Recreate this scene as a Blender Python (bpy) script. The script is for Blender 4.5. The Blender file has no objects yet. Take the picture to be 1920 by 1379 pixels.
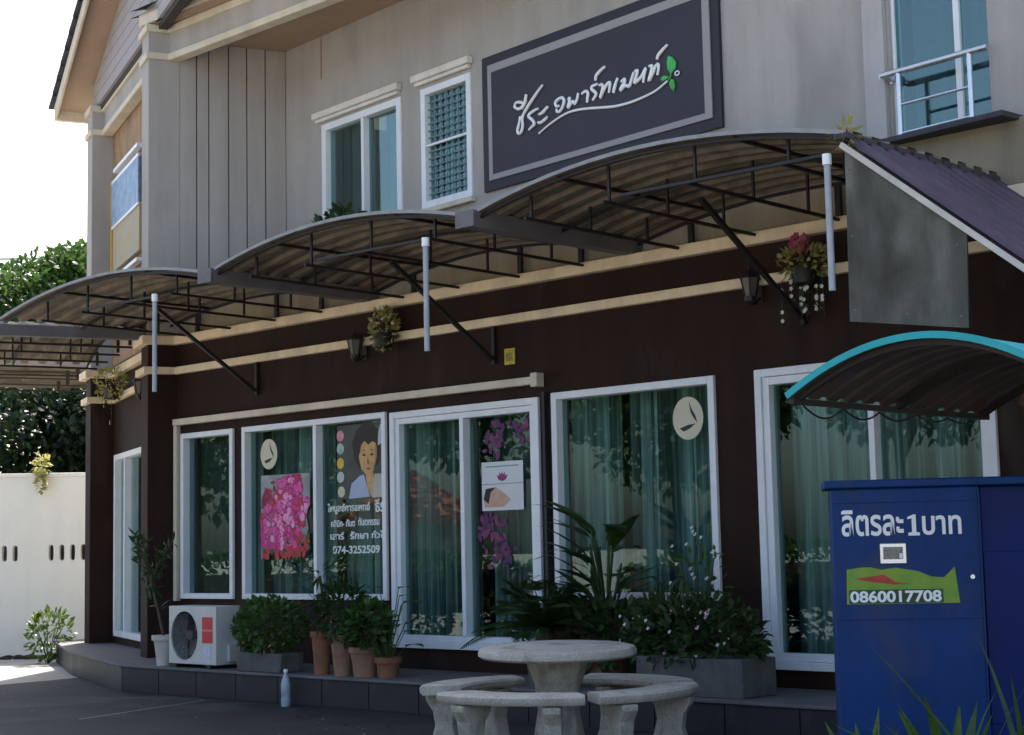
import bpy, bmesh, math, random
from mathutils import Matrix, Vector
from mathutils.geometry import tessellate_polygon
R = math.radians
SC = bpy.context.scene
COL = SC.collection
random.seed(7)

# ------------------------------------------------------------------ camera
F_PX, YAW, PITCH, ROLL = 3135.4, .77137, .10817, -.021227
CAM = Vector((11.458, -10.219, 1.316))
fwd = Vector((-math.sin(YAW) * math.cos(PITCH), math.cos(YAW) * math.cos(PITCH), math.sin(PITCH)))
rgt = Vector((math.cos(YAW), math.sin(YAW), 0))
upv = rgt.cross(fwd)
r2 = rgt * math.cos(ROLL) + upv * math.sin(ROLL)
u2 = upv * math.cos(ROLL) - rgt * math.sin(ROLL)
cd = bpy.data.cameras.new('camera')
cam = bpy.data.objects.new('camera', cd)
COL.objects.link(cam)
cam.matrix_world = Matrix(((r2.x, u2.x, -fwd.x, CAM.x), (r2.y, u2.y, -fwd.y, CAM.y), (r2.z, u2.z, -fwd.z, CAM.z), (0, 0, 0, 1)))
cd.sensor_fit = 'HORIZONTAL'; cd.sensor_width = 36
cd.lens = F_PX / 1920 * 36
cd.clip_end = 1500; cd.clip_start = .1
SC.camera = cam

# ------------------------------------------------------------------ sky, sun, exposure
SUN_EL = R(50)
sx, sy = -.62, .785                      # horizontal direction towards the sun (behind the building)
w = bpy.data.worlds.new('World'); SC.world = w; w.use_nodes = True
nt = w.node_tree
sky = nt.nodes.new('ShaderNodeTexSky'); sky.sky_type = 'NISHITA'; sky.sun_disc = False
sky.sun_elevation = SUN_EL; sky.sun_rotation = math.atan2(sx, sy)
sky.dust_density = 3.5; sky.air_density = 1.0; sky.ozone_density = 1.2
bg = nt.nodes['Background']; bg.inputs[1].default_value = .13
nt.links.new(sky.outputs[0], bg.inputs[0])
sl = bpy.data.lights.new('sun', 'SUN'); sl.energy = 4.2; sl.angle = R(.5); sl.color = (1, .94, .84)
so = bpy.data.objects.new('sun', sl); COL.objects.link(so)
sd = Vector((sx * math.cos(SUN_EL), sy * math.cos(SUN_EL), math.sin(SUN_EL)))
so.rotation_euler = sd.to_track_quat('Z', 'Y').to_euler(); so.location = (0, 0, 30)
SC.view_settings.view_transform = 'Standard'; SC.view_settings.look = 'None'
SC.view_settings.gamma = 1; SC.view_settings.use_curve_mapping = False
SC.view_settings.exposure = 1.55
try:
    SC.cycles.max_bounces = 8; SC.cycles.transparent_max_bounces = 12
    SC.cycles.use_denoising = True
except Exception: pass

# ------------------------------------------------------------------ materials
MATS = {}
def mat(name, col, rough=.7, metal=0., var=.12, scale=3., streak=0., bump=0., bscale=40., spec=.4, transl=0., col2=None, speck=0., sscale=160., stain=None):
    if name in MATS: return MATS[name]
    m = bpy.data.materials.new(name); m.use_nodes = True; MATS[name] = m
    n = m.node_tree.nodes; l = m.node_tree.links
    b = n['Principled BSDF']; out = n['Material Output']
    b.inputs['Roughness'].default_value = rough; b.inputs['Metallic'].default_value = metal
    b.inputs['Specular IOR Level'].default_value = spec
    tc = n.new('ShaderNodeTexCoord')
    csock = None
    if var > 0 or col2:
        ns = n.new('ShaderNodeTexNoise'); ns.inputs['Scale'].default_value = scale; ns.inputs['Detail'].default_value = 6
        ns.inputs['Roughness'].default_value = .65
        l.new(tc.outputs['Object'], ns.inputs['Vector'])
        rp = n.new('ShaderNodeValToRGB'); rp.color_ramp.elements[0].position = .32; rp.color_ramp.elements[1].position = .7
        c2 = col2 or tuple(min(1, c * (1 + var)) for c in col)
        c1 = col if col2 else tuple(c * (1 - var) for c in col)
        rp.color_ramp.elements[0].color = (*c1, 1); rp.color_ramp.elements[1].color = (*c2, 1)
        l.new(ns.outputs['Fac'], rp.inputs['Fac']); csock = rp.outputs['Color']
        if streak > 0:
            mp = n.new('ShaderNodeMapping'); mp.inputs['Scale'].default_value = (2.6, 2.6, .22)
            l.new(tc.outputs['Object'], mp.inputs['Vector'])
            n2 = n.new('ShaderNodeTexNoise'); n2.inputs['Scale'].default_value = 1.6; n2.inputs['Detail'].default_value = 9; n2.inputs['Roughness'].default_value = .62
            l.new(mp.outputs[0], n2.inputs['Vector'])
            r2_ = n.new('ShaderNodeMapRange'); r2_.inputs['From Min'].default_value = .35; r2_.inputs['From Max'].default_value = .7
            r2_.inputs['To Min'].default_value = 1; r2_.inputs['To Max'].default_value = 1 - streak
            l.new(n2.outputs['Fac'], r2_.inputs['Value'])
            mx = n.new('ShaderNodeMixRGB'); mx.blend_type = 'MULTIPLY'; mx.inputs[0].default_value = 1
            l.new(csock, mx.inputs[1]); l.new(r2_.outputs[0], mx.inputs[2]); csock = mx.outputs[0]
        if speck > 0:
            n3 = n.new('ShaderNodeTexNoise'); n3.inputs['Scale'].default_value = sscale; n3.inputs['Detail'].default_value = 2
            l.new(tc.outputs['Object'], n3.inputs['Vector'])
            r3 = n.new('ShaderNodeMapRange'); r3.inputs['From Min'].default_value = .35; r3.inputs['From Max'].default_value = .65
            r3.inputs['To Min'].default_value = 1 - speck; r3.inputs['To Max'].default_value = 1 + speck
            l.new(n3.outputs['Fac'], r3.inputs['Value'])
            m3 = n.new('ShaderNodeMixRGB'); m3.blend_type = 'MULTIPLY'; m3.inputs[0].default_value = 1
            l.new(csock, m3.inputs[1]); l.new(r3.outputs[0], m3.inputs[2]); csock = m3.outputs[0]
        if stain:
            scol, ssc, lo, hi, mpz = stain
            mp4 = n.new('ShaderNodeMapping'); mp4.inputs['Scale'].default_value = (1, 1, mpz); mp4.inputs['Location'].default_value = (3.7, 1.3, .4)
            l.new(tc.outputs['Object'], mp4.inputs['Vector'])
            n4 = n.new('ShaderNodeTexNoise'); n4.inputs['Scale'].default_value = ssc; n4.inputs['Detail'].default_value = 7; n4.inputs['Distortion'].default_value = .6
            l.new(mp4.outputs[0], n4.inputs['Vector'])
            r4 = n.new('ShaderNodeMapRange'); r4.inputs['From Min'].default_value = lo; r4.inputs['From Max'].default_value = hi
            l.new(n4.outputs['Fac'], r4.inputs['Value'])
            m4 = n.new('ShaderNodeMixRGB'); l.new(r4.outputs[0], m4.inputs[0]); l.new(csock, m4.inputs[1]); m4.inputs[2].default_value = (*scol, 1); csock = m4.outputs[0]
        l.new(csock, b.inputs['Base Color'])
        mr = n.new('ShaderNodeMapRange'); mr.inputs['To Min'].default_value = max(.02, rough - .1); mr.inputs['To Max'].default_value = min(1, rough + .1)
        l.new(ns.outputs['Fac'], mr.inputs['Value']); l.new(mr.outputs[0], b.inputs['Roughness'])
    else:
        b.inputs['Base Color'].default_value = (*col, 1)
    if bump > 0:
        nb = n.new('ShaderNodeTexNoise'); nb.inputs['Scale'].default_value = bscale; nb.inputs['Detail'].default_value = 5
        l.new(tc.outputs['Object'], nb.inputs['Vector'])
        bp = n.new('ShaderNodeBump'); bp.inputs['Strength'].default_value = bump; bp.inputs['Distance'].default_value = .01
        l.new(nb.outputs['Fac'], bp.inputs['Height']); l.new(bp.outputs[0], b.inputs['Normal'])
    if transl > 0:
        tr = n.new('ShaderNodeBsdfTranslucent')
        if csock: l.new(csock, tr.inputs[0])
        else: tr.inputs[0].default_value = (*col, 1)
        mix = n.new('ShaderNodeMixShader'); mix.inputs[0].default_value = transl
        l.new(b.outputs[0], mix.inputs[1]); l.new(tr.outputs[0], mix.inputs[2]); l.new(mix.outputs[0], out.inputs['Surface'])
    return m

def glass_mat(name, tint, base):
    m = bpy.data.materials.new(name); m.use_nodes = True; MATS[name] = m
    n = m.node_tree.nodes; l = m.node_tree.links
    for x in list(n):
        if x.type != 'OUTPUT_MATERIAL': n.remove(x)
    out = [x for x in n if x.type == 'OUTPUT_MATERIAL'][0]
    fr = n.new('ShaderNodeFresnel'); fr.inputs[0].default_value = 1.5
    ge = n.new('ShaderNodeNewGeometry'); mi = n.new('ShaderNodeMapRange'); mi.inputs['To Min'].default_value = 1.5; mi.inputs['To Max'].default_value = 1 / 1.5
    l.new(ge.outputs['Backfacing'], mi.inputs['Value']); l.new(mi.outputs[0], fr.inputs[0])
    ad = n.new('ShaderNodeMath'); ad.operation = 'ADD'; ad.inputs[1].default_value = base; ad.use_clamp = True
    l.new(fr.outputs[0], ad.inputs[0])
    tr = n.new('ShaderNodeBsdfTransparent'); tr.inputs[0].default_value = (*tint, 1)
    gl = n.new('ShaderNodeBsdfGlossy'); gl.inputs['Roughness'].default_value = .0; gl.inputs[0].default_value = (.86, 1, .98, 1)
    tc = n.new('ShaderNodeTexCoord'); ns = n.new('ShaderNodeTexNoise'); ns.inputs['Scale'].default_value = 1.1; ns.inputs['Detail'].default_value = 1
    l.new(tc.outputs['Object'], ns.inputs['Vector'])
    bp = n.new('ShaderNodeBump'); bp.inputs['Strength'].default_value = .06; bp.inputs['Distance'].default_value = .02
    l.new(ns.outputs['Fac'], bp.inputs['Height']); l.new(bp.outputs[0], gl.inputs['Normal'])
    mix = n.new('ShaderNodeMixShader')
    l.new(ad.outputs[0], mix.inputs[0]); l.new(tr.outputs[0], mix.inputs[1]); l.new(gl.outputs[0], mix.inputs[2])
    l.new(mix.outputs[0], out.inputs['Surface'])
    return m

def leaf_mat(name, c1, c2, transl=.35, rough=.45):
    return mat(name, c1, rough=rough, col2=c2, scale=9, transl=transl, spec=.35)

M_BROWN = mat('brown_paint', (.030, .0140, .0100), .7, var=.2, scale=2.2, streak=.35, bump=.15, spec=.15, stain=((.045, .033, .028), 2.4, .56, .78, .35))
M_GREY = mat('grey_render', (.415, .385, .355), .85, var=.07, scale=1.0, streak=.16, bump=.2, bscale=60, speck=.04, stain=((.25, .235, .22), 1.5, .55, .85, .3))
M_GROOVE = mat('dark_joint_and_void', (.05, .045, .045), .9, var=0)
M_CREAM = mat('cream_moulding', (.84, .67, .46), .7, var=.10, scale=5, streak=.22, bump=.12)
M_CREAM2 = mat('pale_cream_moulding', (.66, .585, .46), .7, var=.08, scale=5, streak=.18, bump=.1)
M_HEAD = mat('off_white_moulding', (.74, .70, .63), .7, var=.06, scale=5, streak=.15)
M_TRIMGREY = mat('pale_grey_trim', (.46, .44, .43), .7, var=.07, scale=4, streak=.15)
M_PARAPET = mat('parapet_render', (.30, .25, .17), .85, var=.12, scale=2.5, streak=.3)
M_SOFFIT = mat('soffit_board', (.38, .27, .19), .8, var=.08, scale=3)
M_WHITE = mat('white_aluminium', (.80, .82, .85), .35, var=.05, scale=6, streak=.1)
M_BLACK = mat('black_steel', (.018, .014, .013), .5, var=.3, scale=9)
M_STEEL = mat('stainless_tube', (.62, .64, .67), .25, metal=.85, var=.08, scale=8)
M_PVC = mat('grey_pipe', (.36, .38, .41), .4, var=.12, scale=9)
M_SHEET = mat('corrugated_sheet', (.20, .16, .115), .75, var=.3, scale=4, stain=((.07, .05, .035), 3.5, .5, .75, 1))
M_EDGE = mat('awning_edge', (.26, .26, .27), .4, var=.2, scale=8)
M_GUTTER = mat('grey_gutter', (.13, .12, .125), .55, var=.2, scale=5)
M_PURPLE = mat('purple_sheet', (.085, .055, .085), .45, var=.2, scale=3, streak=.3)
M_TILE = mat('dark_roof_tile', (.045, .045, .055), .7, var=.3, scale=7)
M_BOARD = mat('fibre_cement_board', (.10, .094, .072), .9, col2=(.23, .225, .205), scale=1.4, streak=.5, speck=.12, stain=((.045, .04, .03), 2.2, .5, .7, .4))
M_SIDING = mat('siding_board', (.36, .33, .34), .8, var=.06, scale=4)
M_WOOD = mat('tan_plank', (.36, .22, .11), .7, var=.25, scale=5, streak=.3)
M_GROUND = mat('sunlit_pale_ground', (.36, .34, .30), .9, var=.2, scale=.9, bump=.3, bscale=30)  # yard colour lightened so the sunlit part reads white and bounces light
M_SHADEGND = mat('shade_dark_ground', (.016, .016, .017), .8, bump=.6, bscale=70, col2=(.042, .040, .039), scale=1.3, spec=.3, speck=.35, sscale=55, stain=((.075, .07, .066), 1.1, .55, .75, 1))  # ground colour darkened to carry the building's shade
M_PLINTH = mat('dark_tile', (.026, .025, .030), .55, var=.35, scale=3, streak=.3, speck=.15, stain=((.06, .056, .052), 3, .55, .8, .6))
M_PLTOP = mat('porch_concrete', (.12, .115, .115), .7, var=.25, scale=3, bump=.2)
M_LINE = mat('worn_line_paint', (.24, .235, .225), .8, var=.5, scale=14)
M_CURTAIN = mat('curtain_fabric', (.40, .43, .41), .95, var=.12, scale=3)
def fold_stripes(name, c1, c2, sc):
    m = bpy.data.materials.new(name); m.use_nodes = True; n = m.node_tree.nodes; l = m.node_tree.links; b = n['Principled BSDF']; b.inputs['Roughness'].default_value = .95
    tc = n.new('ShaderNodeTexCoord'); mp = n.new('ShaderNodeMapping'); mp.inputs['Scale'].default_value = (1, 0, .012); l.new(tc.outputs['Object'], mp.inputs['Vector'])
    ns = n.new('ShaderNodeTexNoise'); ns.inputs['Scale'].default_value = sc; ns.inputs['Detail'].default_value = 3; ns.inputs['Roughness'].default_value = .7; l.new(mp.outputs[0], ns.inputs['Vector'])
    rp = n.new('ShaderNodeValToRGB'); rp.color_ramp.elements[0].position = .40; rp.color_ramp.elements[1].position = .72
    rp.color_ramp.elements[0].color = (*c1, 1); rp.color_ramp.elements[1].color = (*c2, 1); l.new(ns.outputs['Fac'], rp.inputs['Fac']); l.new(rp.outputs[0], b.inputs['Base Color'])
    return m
M_CURTAIN = fold_stripes('curtain_fold_light', (.10, .125, .12), (.95, .97, .93), 17)  # pale stripes paint the lit fold ridges into the cloth colour
M_CURTAIN_D = mat('dark_curtain_fabric', (.15, .16, .155), .95, var=.15, scale=3)
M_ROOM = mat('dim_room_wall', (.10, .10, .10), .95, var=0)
M_NAVY = mat('sign_navy', (.026, .023, .034), .5, var=.05, scale=4)
M_NAVY2 = mat('sign_border_navy', (.022, .021, .030), .55, var=.08, scale=4)
M_SIGNGREY = mat('sign_grey_border', (.31, .29, .295), .6, var=.04, scale=4)
M_LETTER = mat('white_letter', (.86, .87, .88), .5, var=0)
M_LEAFSIGN = mat('sign_green', (.06, .42, .09), .5, var=.3, scale=14)
M_STONE = mat('cast_stone', (.46, .42, .35), .85, var=.2, scale=5, bump=.5, bscale=55, streak=.2, speck=.22, sscale=130, stain=((.16, .145, .115), 4.5, .54, .75, 1))
M_CONC = mat('planter_concrete', (.12, .115, .11), .9, var=.3, scale=5, bump=.4, streak=.35)
M_TERRA = mat('terracotta', (.30, .125, .065), .8, var=.3, scale=8, bump=.2, streak=.3)
M_TERRA2 = mat('pale_terracotta', (.34, .185, .125), .85, var=.25, scale=8, bump=.2, streak=.3)
M_WHITEPOT = mat('white_pot', (.52, .47, .42), .7, var=.15, scale=6)
M_SOIL = mat('soil', (.03, .022, .015), 1, var=.3, scale=20)
M_ACWHITE = mat('ac_casing', (.58, .565, .53), .5, var=.08, scale=5, streak=.15)
M_ACDARK = mat('ac_grille', (.035, .035, .037), .5, var=.2)
M_ACFAN = mat('ac_fan', (.20, .18, .165), .6, var=.2)
M_RED = mat('red_sticker', (.55, .03, .035), .5, var=.15, scale=30)
M_PINKISH = mat('sticker_band', (.62, .28, .22), .5, var=.1)
M_BLUE = mat('blue_machine_paint', (.003, .040, .175), .5, var=.25, scale=1.6, streak=.25, spec=.22, stain=((.040, .050, .10), 2.6, .52, .72, .6))
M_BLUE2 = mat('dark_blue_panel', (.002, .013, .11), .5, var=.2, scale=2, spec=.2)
M_STGREEN = mat('sticker_green', (.10, .30, .035), .5, col2=(.30, .36, .03), scale=9)
M_STRED = mat('sticker_red', (.45, .05, .03), .5, var=.3, scale=12)
M_DARKINK = mat('dark_ink', (.02, .03, .025), .6, var=0)
M_TEAL = mat('teal_sheet', (.02, .36, .40), .4, var=.15, scale=4)
M_TEALDARK = mat('dull_sheet_underside', (.085, .065, .055), .6, var=.3, scale=5)
M_RUST = mat('rusty_arm', (.075, .03, .018), .8, var=.4, scale=8)
M_YELLOW = mat('yellow_note', (.48, .40, .05), .6, var=.4, scale=30)
M_WALLWHITE = mat('garden_wall_white', (.86, .83, .74), .9, var=.05, scale=1.1, streak=.05, bump=.2, stain=((.55, .52, .45), 1.8, .56, .9, .5))
M_PAPER = mat('white_print', (.66, .67, .69), .6, var=.05)
M_LANT = mat('lantern_glass', (.10, .09, .075), .3, var=.3, scale=10)
M_BARK = mat('bark', (.085, .06, .042), .95, var=.4, scale=10, bump=.6, bscale=25)
M_STEM = mat('green_stem', (.055, .07, .025), .7, var=.3)
M_CREAMDISC = mat('cream_disc', (.60, .56, .42), .6, var=.06)
M_BOTTLE = mat('cloudy_plastic', (.35, .42, .47), .2, var=.3, scale=12)
L_DARK = leaf_mat('leaf_dark', (.022, .050, .014), (.060, .105, .030))
L_MID = leaf_mat('leaf_mid', (.035, .085, .018), (.085, .16, .035))
L_BRIGHT = leaf_mat('leaf_bright', (.05, .11, .02), (.14, .20, .04))
L_YEL = leaf_mat('leaf_yellow', (.22, .23, .06), (.52, .46, .17))
L_TREE = leaf_mat('leaf_tree', (.020, .055, .014), (.075, .135, .022), transl=.4)
L_TREE2 = leaf_mat('leaf_tree_dark', (.008, .024, .009), (.022, .045, .014), transl=.25)
FL_WHITE = mat('white_petal', (.75, .72, .68), .7, var=.05, transl=.3)
FL_PINK = mat('pink_petal', (.48, .10, .19), .7, var=.3, scale=12, transl=.3)
G_SHOP = glass_mat('tinted_green_glass', (.67, .79, .775), .0)
G_UP = glass_mat('tinted_upper_glass', (.60, .79, .80), .06)

# ------------------------------------------------------------------ mesh helpers
I4 = Matrix.Identity(4)
class MB:
    def __init__(s): s.v = []; s.f = []
    def add(s, vs, fs, M=I4):
        o = len(s.v); s.v += [M @ Vector(p) for p in vs]; s.f += [[i + o for i in f] for f in fs]; return s
    def box(s, x0, x1, y0, y1, z0, z1, M=I4):
        return s.add([(x0, y0, z0), (x1, y0, z0), (x1, y1, z0), (x0, y1, z0), (x0, y0, z1), (x1, y0, z1), (x1, y1, z1), (x0, y1, z1)],
                     [(0, 3, 2, 1), (4, 5, 6, 7), (0, 1, 5, 4), (1, 2, 6, 5), (2, 3, 7, 6), (3, 0, 4, 7)], M)
    def bar(s, a, b, w, h=None, M=I4, up=(0, 0, 1)):
        a = Vector(a); b = Vector(b); h = h or w; d = (b - a).normalized(); up = Vector(up)
        if abs(d.dot(up)) > .98: up = Vector((0, 1, 0))
        x = d.cross(up).normalized() * w / 2; z = x.cross(d).normalized() * h / 2
        vs = [p + sx_ * x + sz * z for p in (a, b) for sx_, sz in ((-1, -1), (1, -1), (1, 1), (-1, 1))]
        return s.add(vs, [(0, 1, 2, 3), (7, 6, 5, 4), (0, 4, 5, 1), (1, 5, 6, 2), (2, 6, 7, 3), (3, 7, 4, 0)], M)
    def tube(s, pts, r, n=8, M=I4, cap=True):
        pts = [Vector(p) for p in pts]; rs = r if isinstance(r, (list, tuple)) else [r] * len(pts)
        vs = []; fs = []; ref = None
        for i, p in enumerate(pts):
            d = (pts[min(i + 1, len(pts) - 1)] - pts[max(i - 1, 0)]).normalized()
            if ref is None: ref = d.orthogonal().normalized()
            ref = (ref - d * ref.dot(d)).normalized(); q = d.cross(ref)
            vs += [p + rs[i] * (math.cos(k * 2 * math.pi / n) * ref + math.sin(k * 2 * math.pi / n) * q) for k in range(n)]
        for i in range(len(pts) - 1):
            for k in range(n):
                a = i * n + k; b = i * n + (k + 1) % n; fs.append((a, b, b + n, a + n))
        if cap: fs.append(tuple(reversed(range(n)))); fs.append(tuple(range((len(pts) - 1) * n, len(pts) * n)))
        return s.add(vs, fs, M)
    def lathe(s, prof, n=20, M=I4, sq=None):
        vs = []; fs = []
        for r, z in prof:
            for k in range(n):
                a = k * 2 * math.pi / n; vs.append((r * math.cos(a), r * math.sin(a), z))
        for i in range(len(prof) - 1):
            for k in range(n):
                a = i * n + k; b = i * n + (k + 1) % n; fs.append((a, b, b + n, a + n))
        fs.append(tuple(reversed(range(n)))); fs.append(tuple(range((len(prof) - 1) * n, len(prof) * n)))
        return s.add(vs, fs, M)
    def prism(s, poly, d0, d1, M=I4, axis='y'):
        # polygon in (a, z), extruded between d0 and d1 along y (axis y) or in (x, y) along z
        n = len(poly)
        pt = (lambda p, d: (p[0], d, p[1])) if axis == 'y' else (lambda p, d: (p[0], p[1], d))
        vs = [pt(p, d0) for p in poly] + [pt(p, d1) for p in poly]
        fs = [tuple(range(n)), tuple(reversed(range(n, 2 * n)))] + [(i, i + n, (i + 1) % n + n, (i + 1) % n) for i in range(n)]
        return s.add(vs, fs, M)
    def plate(s, outer, holes, d0, d1, M=I4):
        loops = [outer] + holes; flat = [p for L in loops for p in L]
        tris = tessellate_polygon([[Vector((p[0], p[1], 0)) for p in L] for L in loops])
        n = len(flat)
        vs = [(p[0], d0, p[1]) for p in flat] + [(p[0], d1, p[1]) for p in flat]
        fs = [tuple(t) for t in tris] + [tuple(i + n for i in reversed(t)) for t in tris]
        o = 0
        for L in loops:
            k = len(L); fs += [(o + i, o + (i + 1) % k, o + (i + 1) % k + n, o + i + n) for i in range(k)]; o += k
        return s.add(vs, fs, M)
    def ribbon(s, path, a, b, z0, z1):
        # swept band along a plan path; outward = right-hand side; offsets a (inner) .. b (outer)
        P = [Vector((p[0], p[1])) for p in path]; ns = []
        for i in range(len(P)):
            nn = []
            if i: d = (P[i] - P[i - 1]).normalized(); nn.append(Vector((d.y, -d.x)))
            if i < len(P) - 1: d = (P[i + 1] - P[i]).normalized(); nn.append(Vector((d.y, -d.x)))
            m = sum(nn, Vector((0, 0))); m.normalize(); ns.append(m / max(.35, m.dot(nn[0])))
        vs = []; fs = []
        for p, m in zip(P, ns):
            i, o = p + m * a, p + m * b
            vs += [(i.x, i.y, z0), (o.x, o.y, z0), (o.x, o.y, z1), (i.x, i.y, z1)]
        for i in range(len(P) - 1):
            k = i * 4
            for j in range(4): fs.append((k + j, k + (j + 1) % 4, k + 4 + (j + 1) % 4, k + 4 + j))
        fs += [(3, 2, 1, 0), tuple(len(vs) - 4 + j for j in range(4))]
        return s.add(vs, fs)
    def leaf(s, p, d, nrm, L, W, bend=0., seg=2):
        p = Vector(p); d = Vector(d).normalized(); nrm = Vector(nrm); sd_ = d.cross(nrm)
        if sd_.length < 1e-4: sd_ = d.orthogonal()
        sd_.normalize(); nn = sd_.cross(d).normalized()
        if seg <= 1:
            return s.add([p, p + d * L * .5 + sd_ * W / 2, p + d * L - nn * bend * L, p + d * L * .5 - sd_ * W / 2], [(0, 1, 2, 3)])
        vs = [p]; prof = [.75, 1, .8, .45] if seg > 2 else [.9, .85]
        k = len(prof)
        for i, wv in enumerate(prof):
            t = (i + 1) / (k + 1); c = p + d * L * t - nn * bend * L * t * t
            vs += [c + sd_ * W / 2 * wv + nn * W * .08, c - sd_ * W / 2 * wv + nn * W * .08]
        vs.append(p + d * L - nn * bend * L)
        fs = [(0, 1, 2)] + [(2 * i + 1, 2 * i + 3, 2 * i + 4, 2 * i + 2) for i in range(k - 1)] + [(2 * k - 1, 2 * k + 1, 2 * k)]
        return s.add(vs, fs)
    def mesh(s, name, m, smooth=False, fix=True):
        me = bpy.data.meshes.new(name); me.from_pydata([tuple(v) for v in s.v], [], s.f); me.materials.append(m)
        if fix:
            bm = bmesh.new(); bm.from_mesh(me); bmesh.ops.recalc_face_normals(bm, faces=bm.faces); bm.to_mesh(me); bm.free()
        if smooth:
            me.polygons.foreach_set('use_smooth', [True] * len(me.polygons))
            try: me.set_sharp_from_angle(angle=R(40))
            except Exception: pass
        me.update(); return me
    def obj(s, name, m, parent=None, smooth=False, bevel=0., fix=True):
        o = bpy.data.objects.new(name, s.mesh(name, m, smooth, fix)); COL.objects.link(o); o.parent = parent
        if bevel:
            b = o.modifiers.new('bevel', 'BEVEL'); b.width = bevel; b.segments = 2; b.limit_method = 'ANGLE'; b.angle_limit = R(40)
        return o
def tag(o, label=None, cat=None, group=None, kind=None):
    if label: o['label'] = label
    if cat: o['category'] = cat
    if group: o['group'] = group
    if kind: o['kind'] = kind
    return o
def thing(name, label, cat, loc=(0, 0, 0), rz=0, group=None):
    o = bpy.data.objects.new(name, None); COL.objects.link(o); o.empty_display_size = .1
    o.location = loc; o.rotation_euler = (0, 0, rz); return tag(o, label, cat, group)
def copy_tree(o, parent=None):
    c = o.copy(); COL.objects.link(c); c.parent = parent
    for ch in list(o.children): copy_tree(ch, c)
    return c
def frame(o, x, y):
    x = Vector((*x, 0)); y = Vector((*y, 0))
    return Matrix(((x.x, y.x, 0, o[0]), (x.y, y.y, 0, o[1]), (0, 0, 1, 0), (0, 0, 0, 1)))
def share(name, me, parent, M):
    o = bpy.data.objects.new(name, me); COL.objects.link(o); o.parent = parent; o.matrix_local = M; return o
def textmesh(txt, size, m, depth=.001, bold=0., sx_=1.):
    cu = bpy.data.curves.new('txt', 'FONT'); cu.body = txt; cu.size = size; cu.extrude = depth; cu.offset = bold; cu.resolution_u = 4
    to = bpy.data.objects.new('txt', cu); COL.objects.link(to)
    dg = bpy.context.evaluated_depsgraph_get(); me = bpy.data.meshes.new_from_object(to.evaluated_get(dg))
    bpy.data.objects.remove(to); bpy.data.curves.remove(cu)
    me.materials.clear(); me.materials.append(m)
    if sx_ != 1: me.transform(Matrix.Diagonal((sx_, 1, 1, 1)))
    return me
def fit_text(name, txt, x0, x1, z0, z1, y, m, parent, M=I4, bold=.004):
    # lettering stretched to a rectangle on a vertical face (x along, z up, y = plane)
    me = textmesh(txt, 1, m, .002, bold)
    xs = [v.co.x for v in me.vertices]; ys = [v.co.y for v in me.vertices]
    if not xs: return None
    ax, bx_, ay, by = min(xs), max(xs), min(ys), max(ys)
    for v in me.vertices:
        c = v.co; v.co = M @ Vector((x0 + (c.x - ax) / (bx_ - ax) * (x1 - x0), y - c.z * 1.0 - .0005, z0 + (c.y - ay) / (by - ay) * (z1 - z0)))
    o = bpy.data.objects.new(name, me); COL.objects.link(o); o.parent = parent; return o

TH = R(22)
PC = (-3.577, -.289)                      # corner where the wing front meets its end wall
P0 = (-3.46, 0)                           # end wall meets the shop front
MW = frame(PC, (math.cos(TH), -math.sin(TH)), (math.sin(TH), math.cos(TH)))      # wing: x right, y inward
AU = .0956
PU = (-3.003, 1.131)
MU = frame(PU, (math.cos(AU), -math.sin(AU)), (math.sin(AU), math.cos(AU)))      # upper wall
def WP(x, y): v = MW @ Vector((x, y, 0)); return (v.x, v.y)

# ------------------------------------------------------------------ ground
g = MB(); N = 400
g.add([(-N, -N, 0), (N, -N, 0), (N, N, 0), (-N, N, 0)], [(0, 1, 2, 3)])
tag(g.obj('ground', M_GROUND, fix=False), kind='structure')
fcourt = MB(); fcourt.add([(p[0], p[1], .004) for p in [(-5.2, .6), (-4.95, -1.4), (-4.4, -9), (16, -9), (16, 1), (-4, 1)]], [(0, 1, 2, 3, 4, 5)])  # dark sheet over the shaded ground, its left edge set along the shadow line
tag(fcourt.obj('shaded_forecourt', M_SHADEGND, fix=False), kind='structure')
ln = MB(); ln.add([(-.83, -2.77, .008), (-.79, -2.76, .008), (-1.355, -1.12, .008), (-1.385, -1.13, .008)], [(0, 1, 2, 3)])
tag(ln.obj('ground_line', M_LINE, fix=False), kind='structure')
bed = MB()
rb = random.Random(3)
for i in range(160):
    t = rb.random(); x = -9.9 + t * 3.4 + rb.uniform(-.1, .1); y = 1.15 + t * 2.2 - rb.random() * .55
    s_ = rb.uniform(.03, .09); bed.lathe([(s_, 0), (s_ * .8, s_ * .4), (s_ * .3, s_ * .55)], 5, Matrix.Translation((x, y, 0)))
tag(bed.obj('soil_clods', M_SOIL), 'brown soil and litter along the foot of the white wall', 'soil', kind='stuff')

lt = MB(); rl = random.Random(17)
for i in range(170):
    x = rl.uniform(-4.6, 7.5); y = -1.06 - abs(rl.gauss(0, 1.0)); a = rl.uniform(0, 6.28)
    lt.leaf((x, y, .012), (math.cos(a), math.sin(a), .08), (0, 0, 1), rl.uniform(.03, .07), rl.uniform(.015, .03), rl.uniform(-.2, .1))
tag(lt.obj('fallen_leaves', mat('dry_leaf', (.10, .06, .025), .8, col2=(.2, .14, .06), scale=12), fix=False), 'small dry fallen leaves scattered on the forecourt before the porch', 'leaves', kind='stuff')
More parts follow.
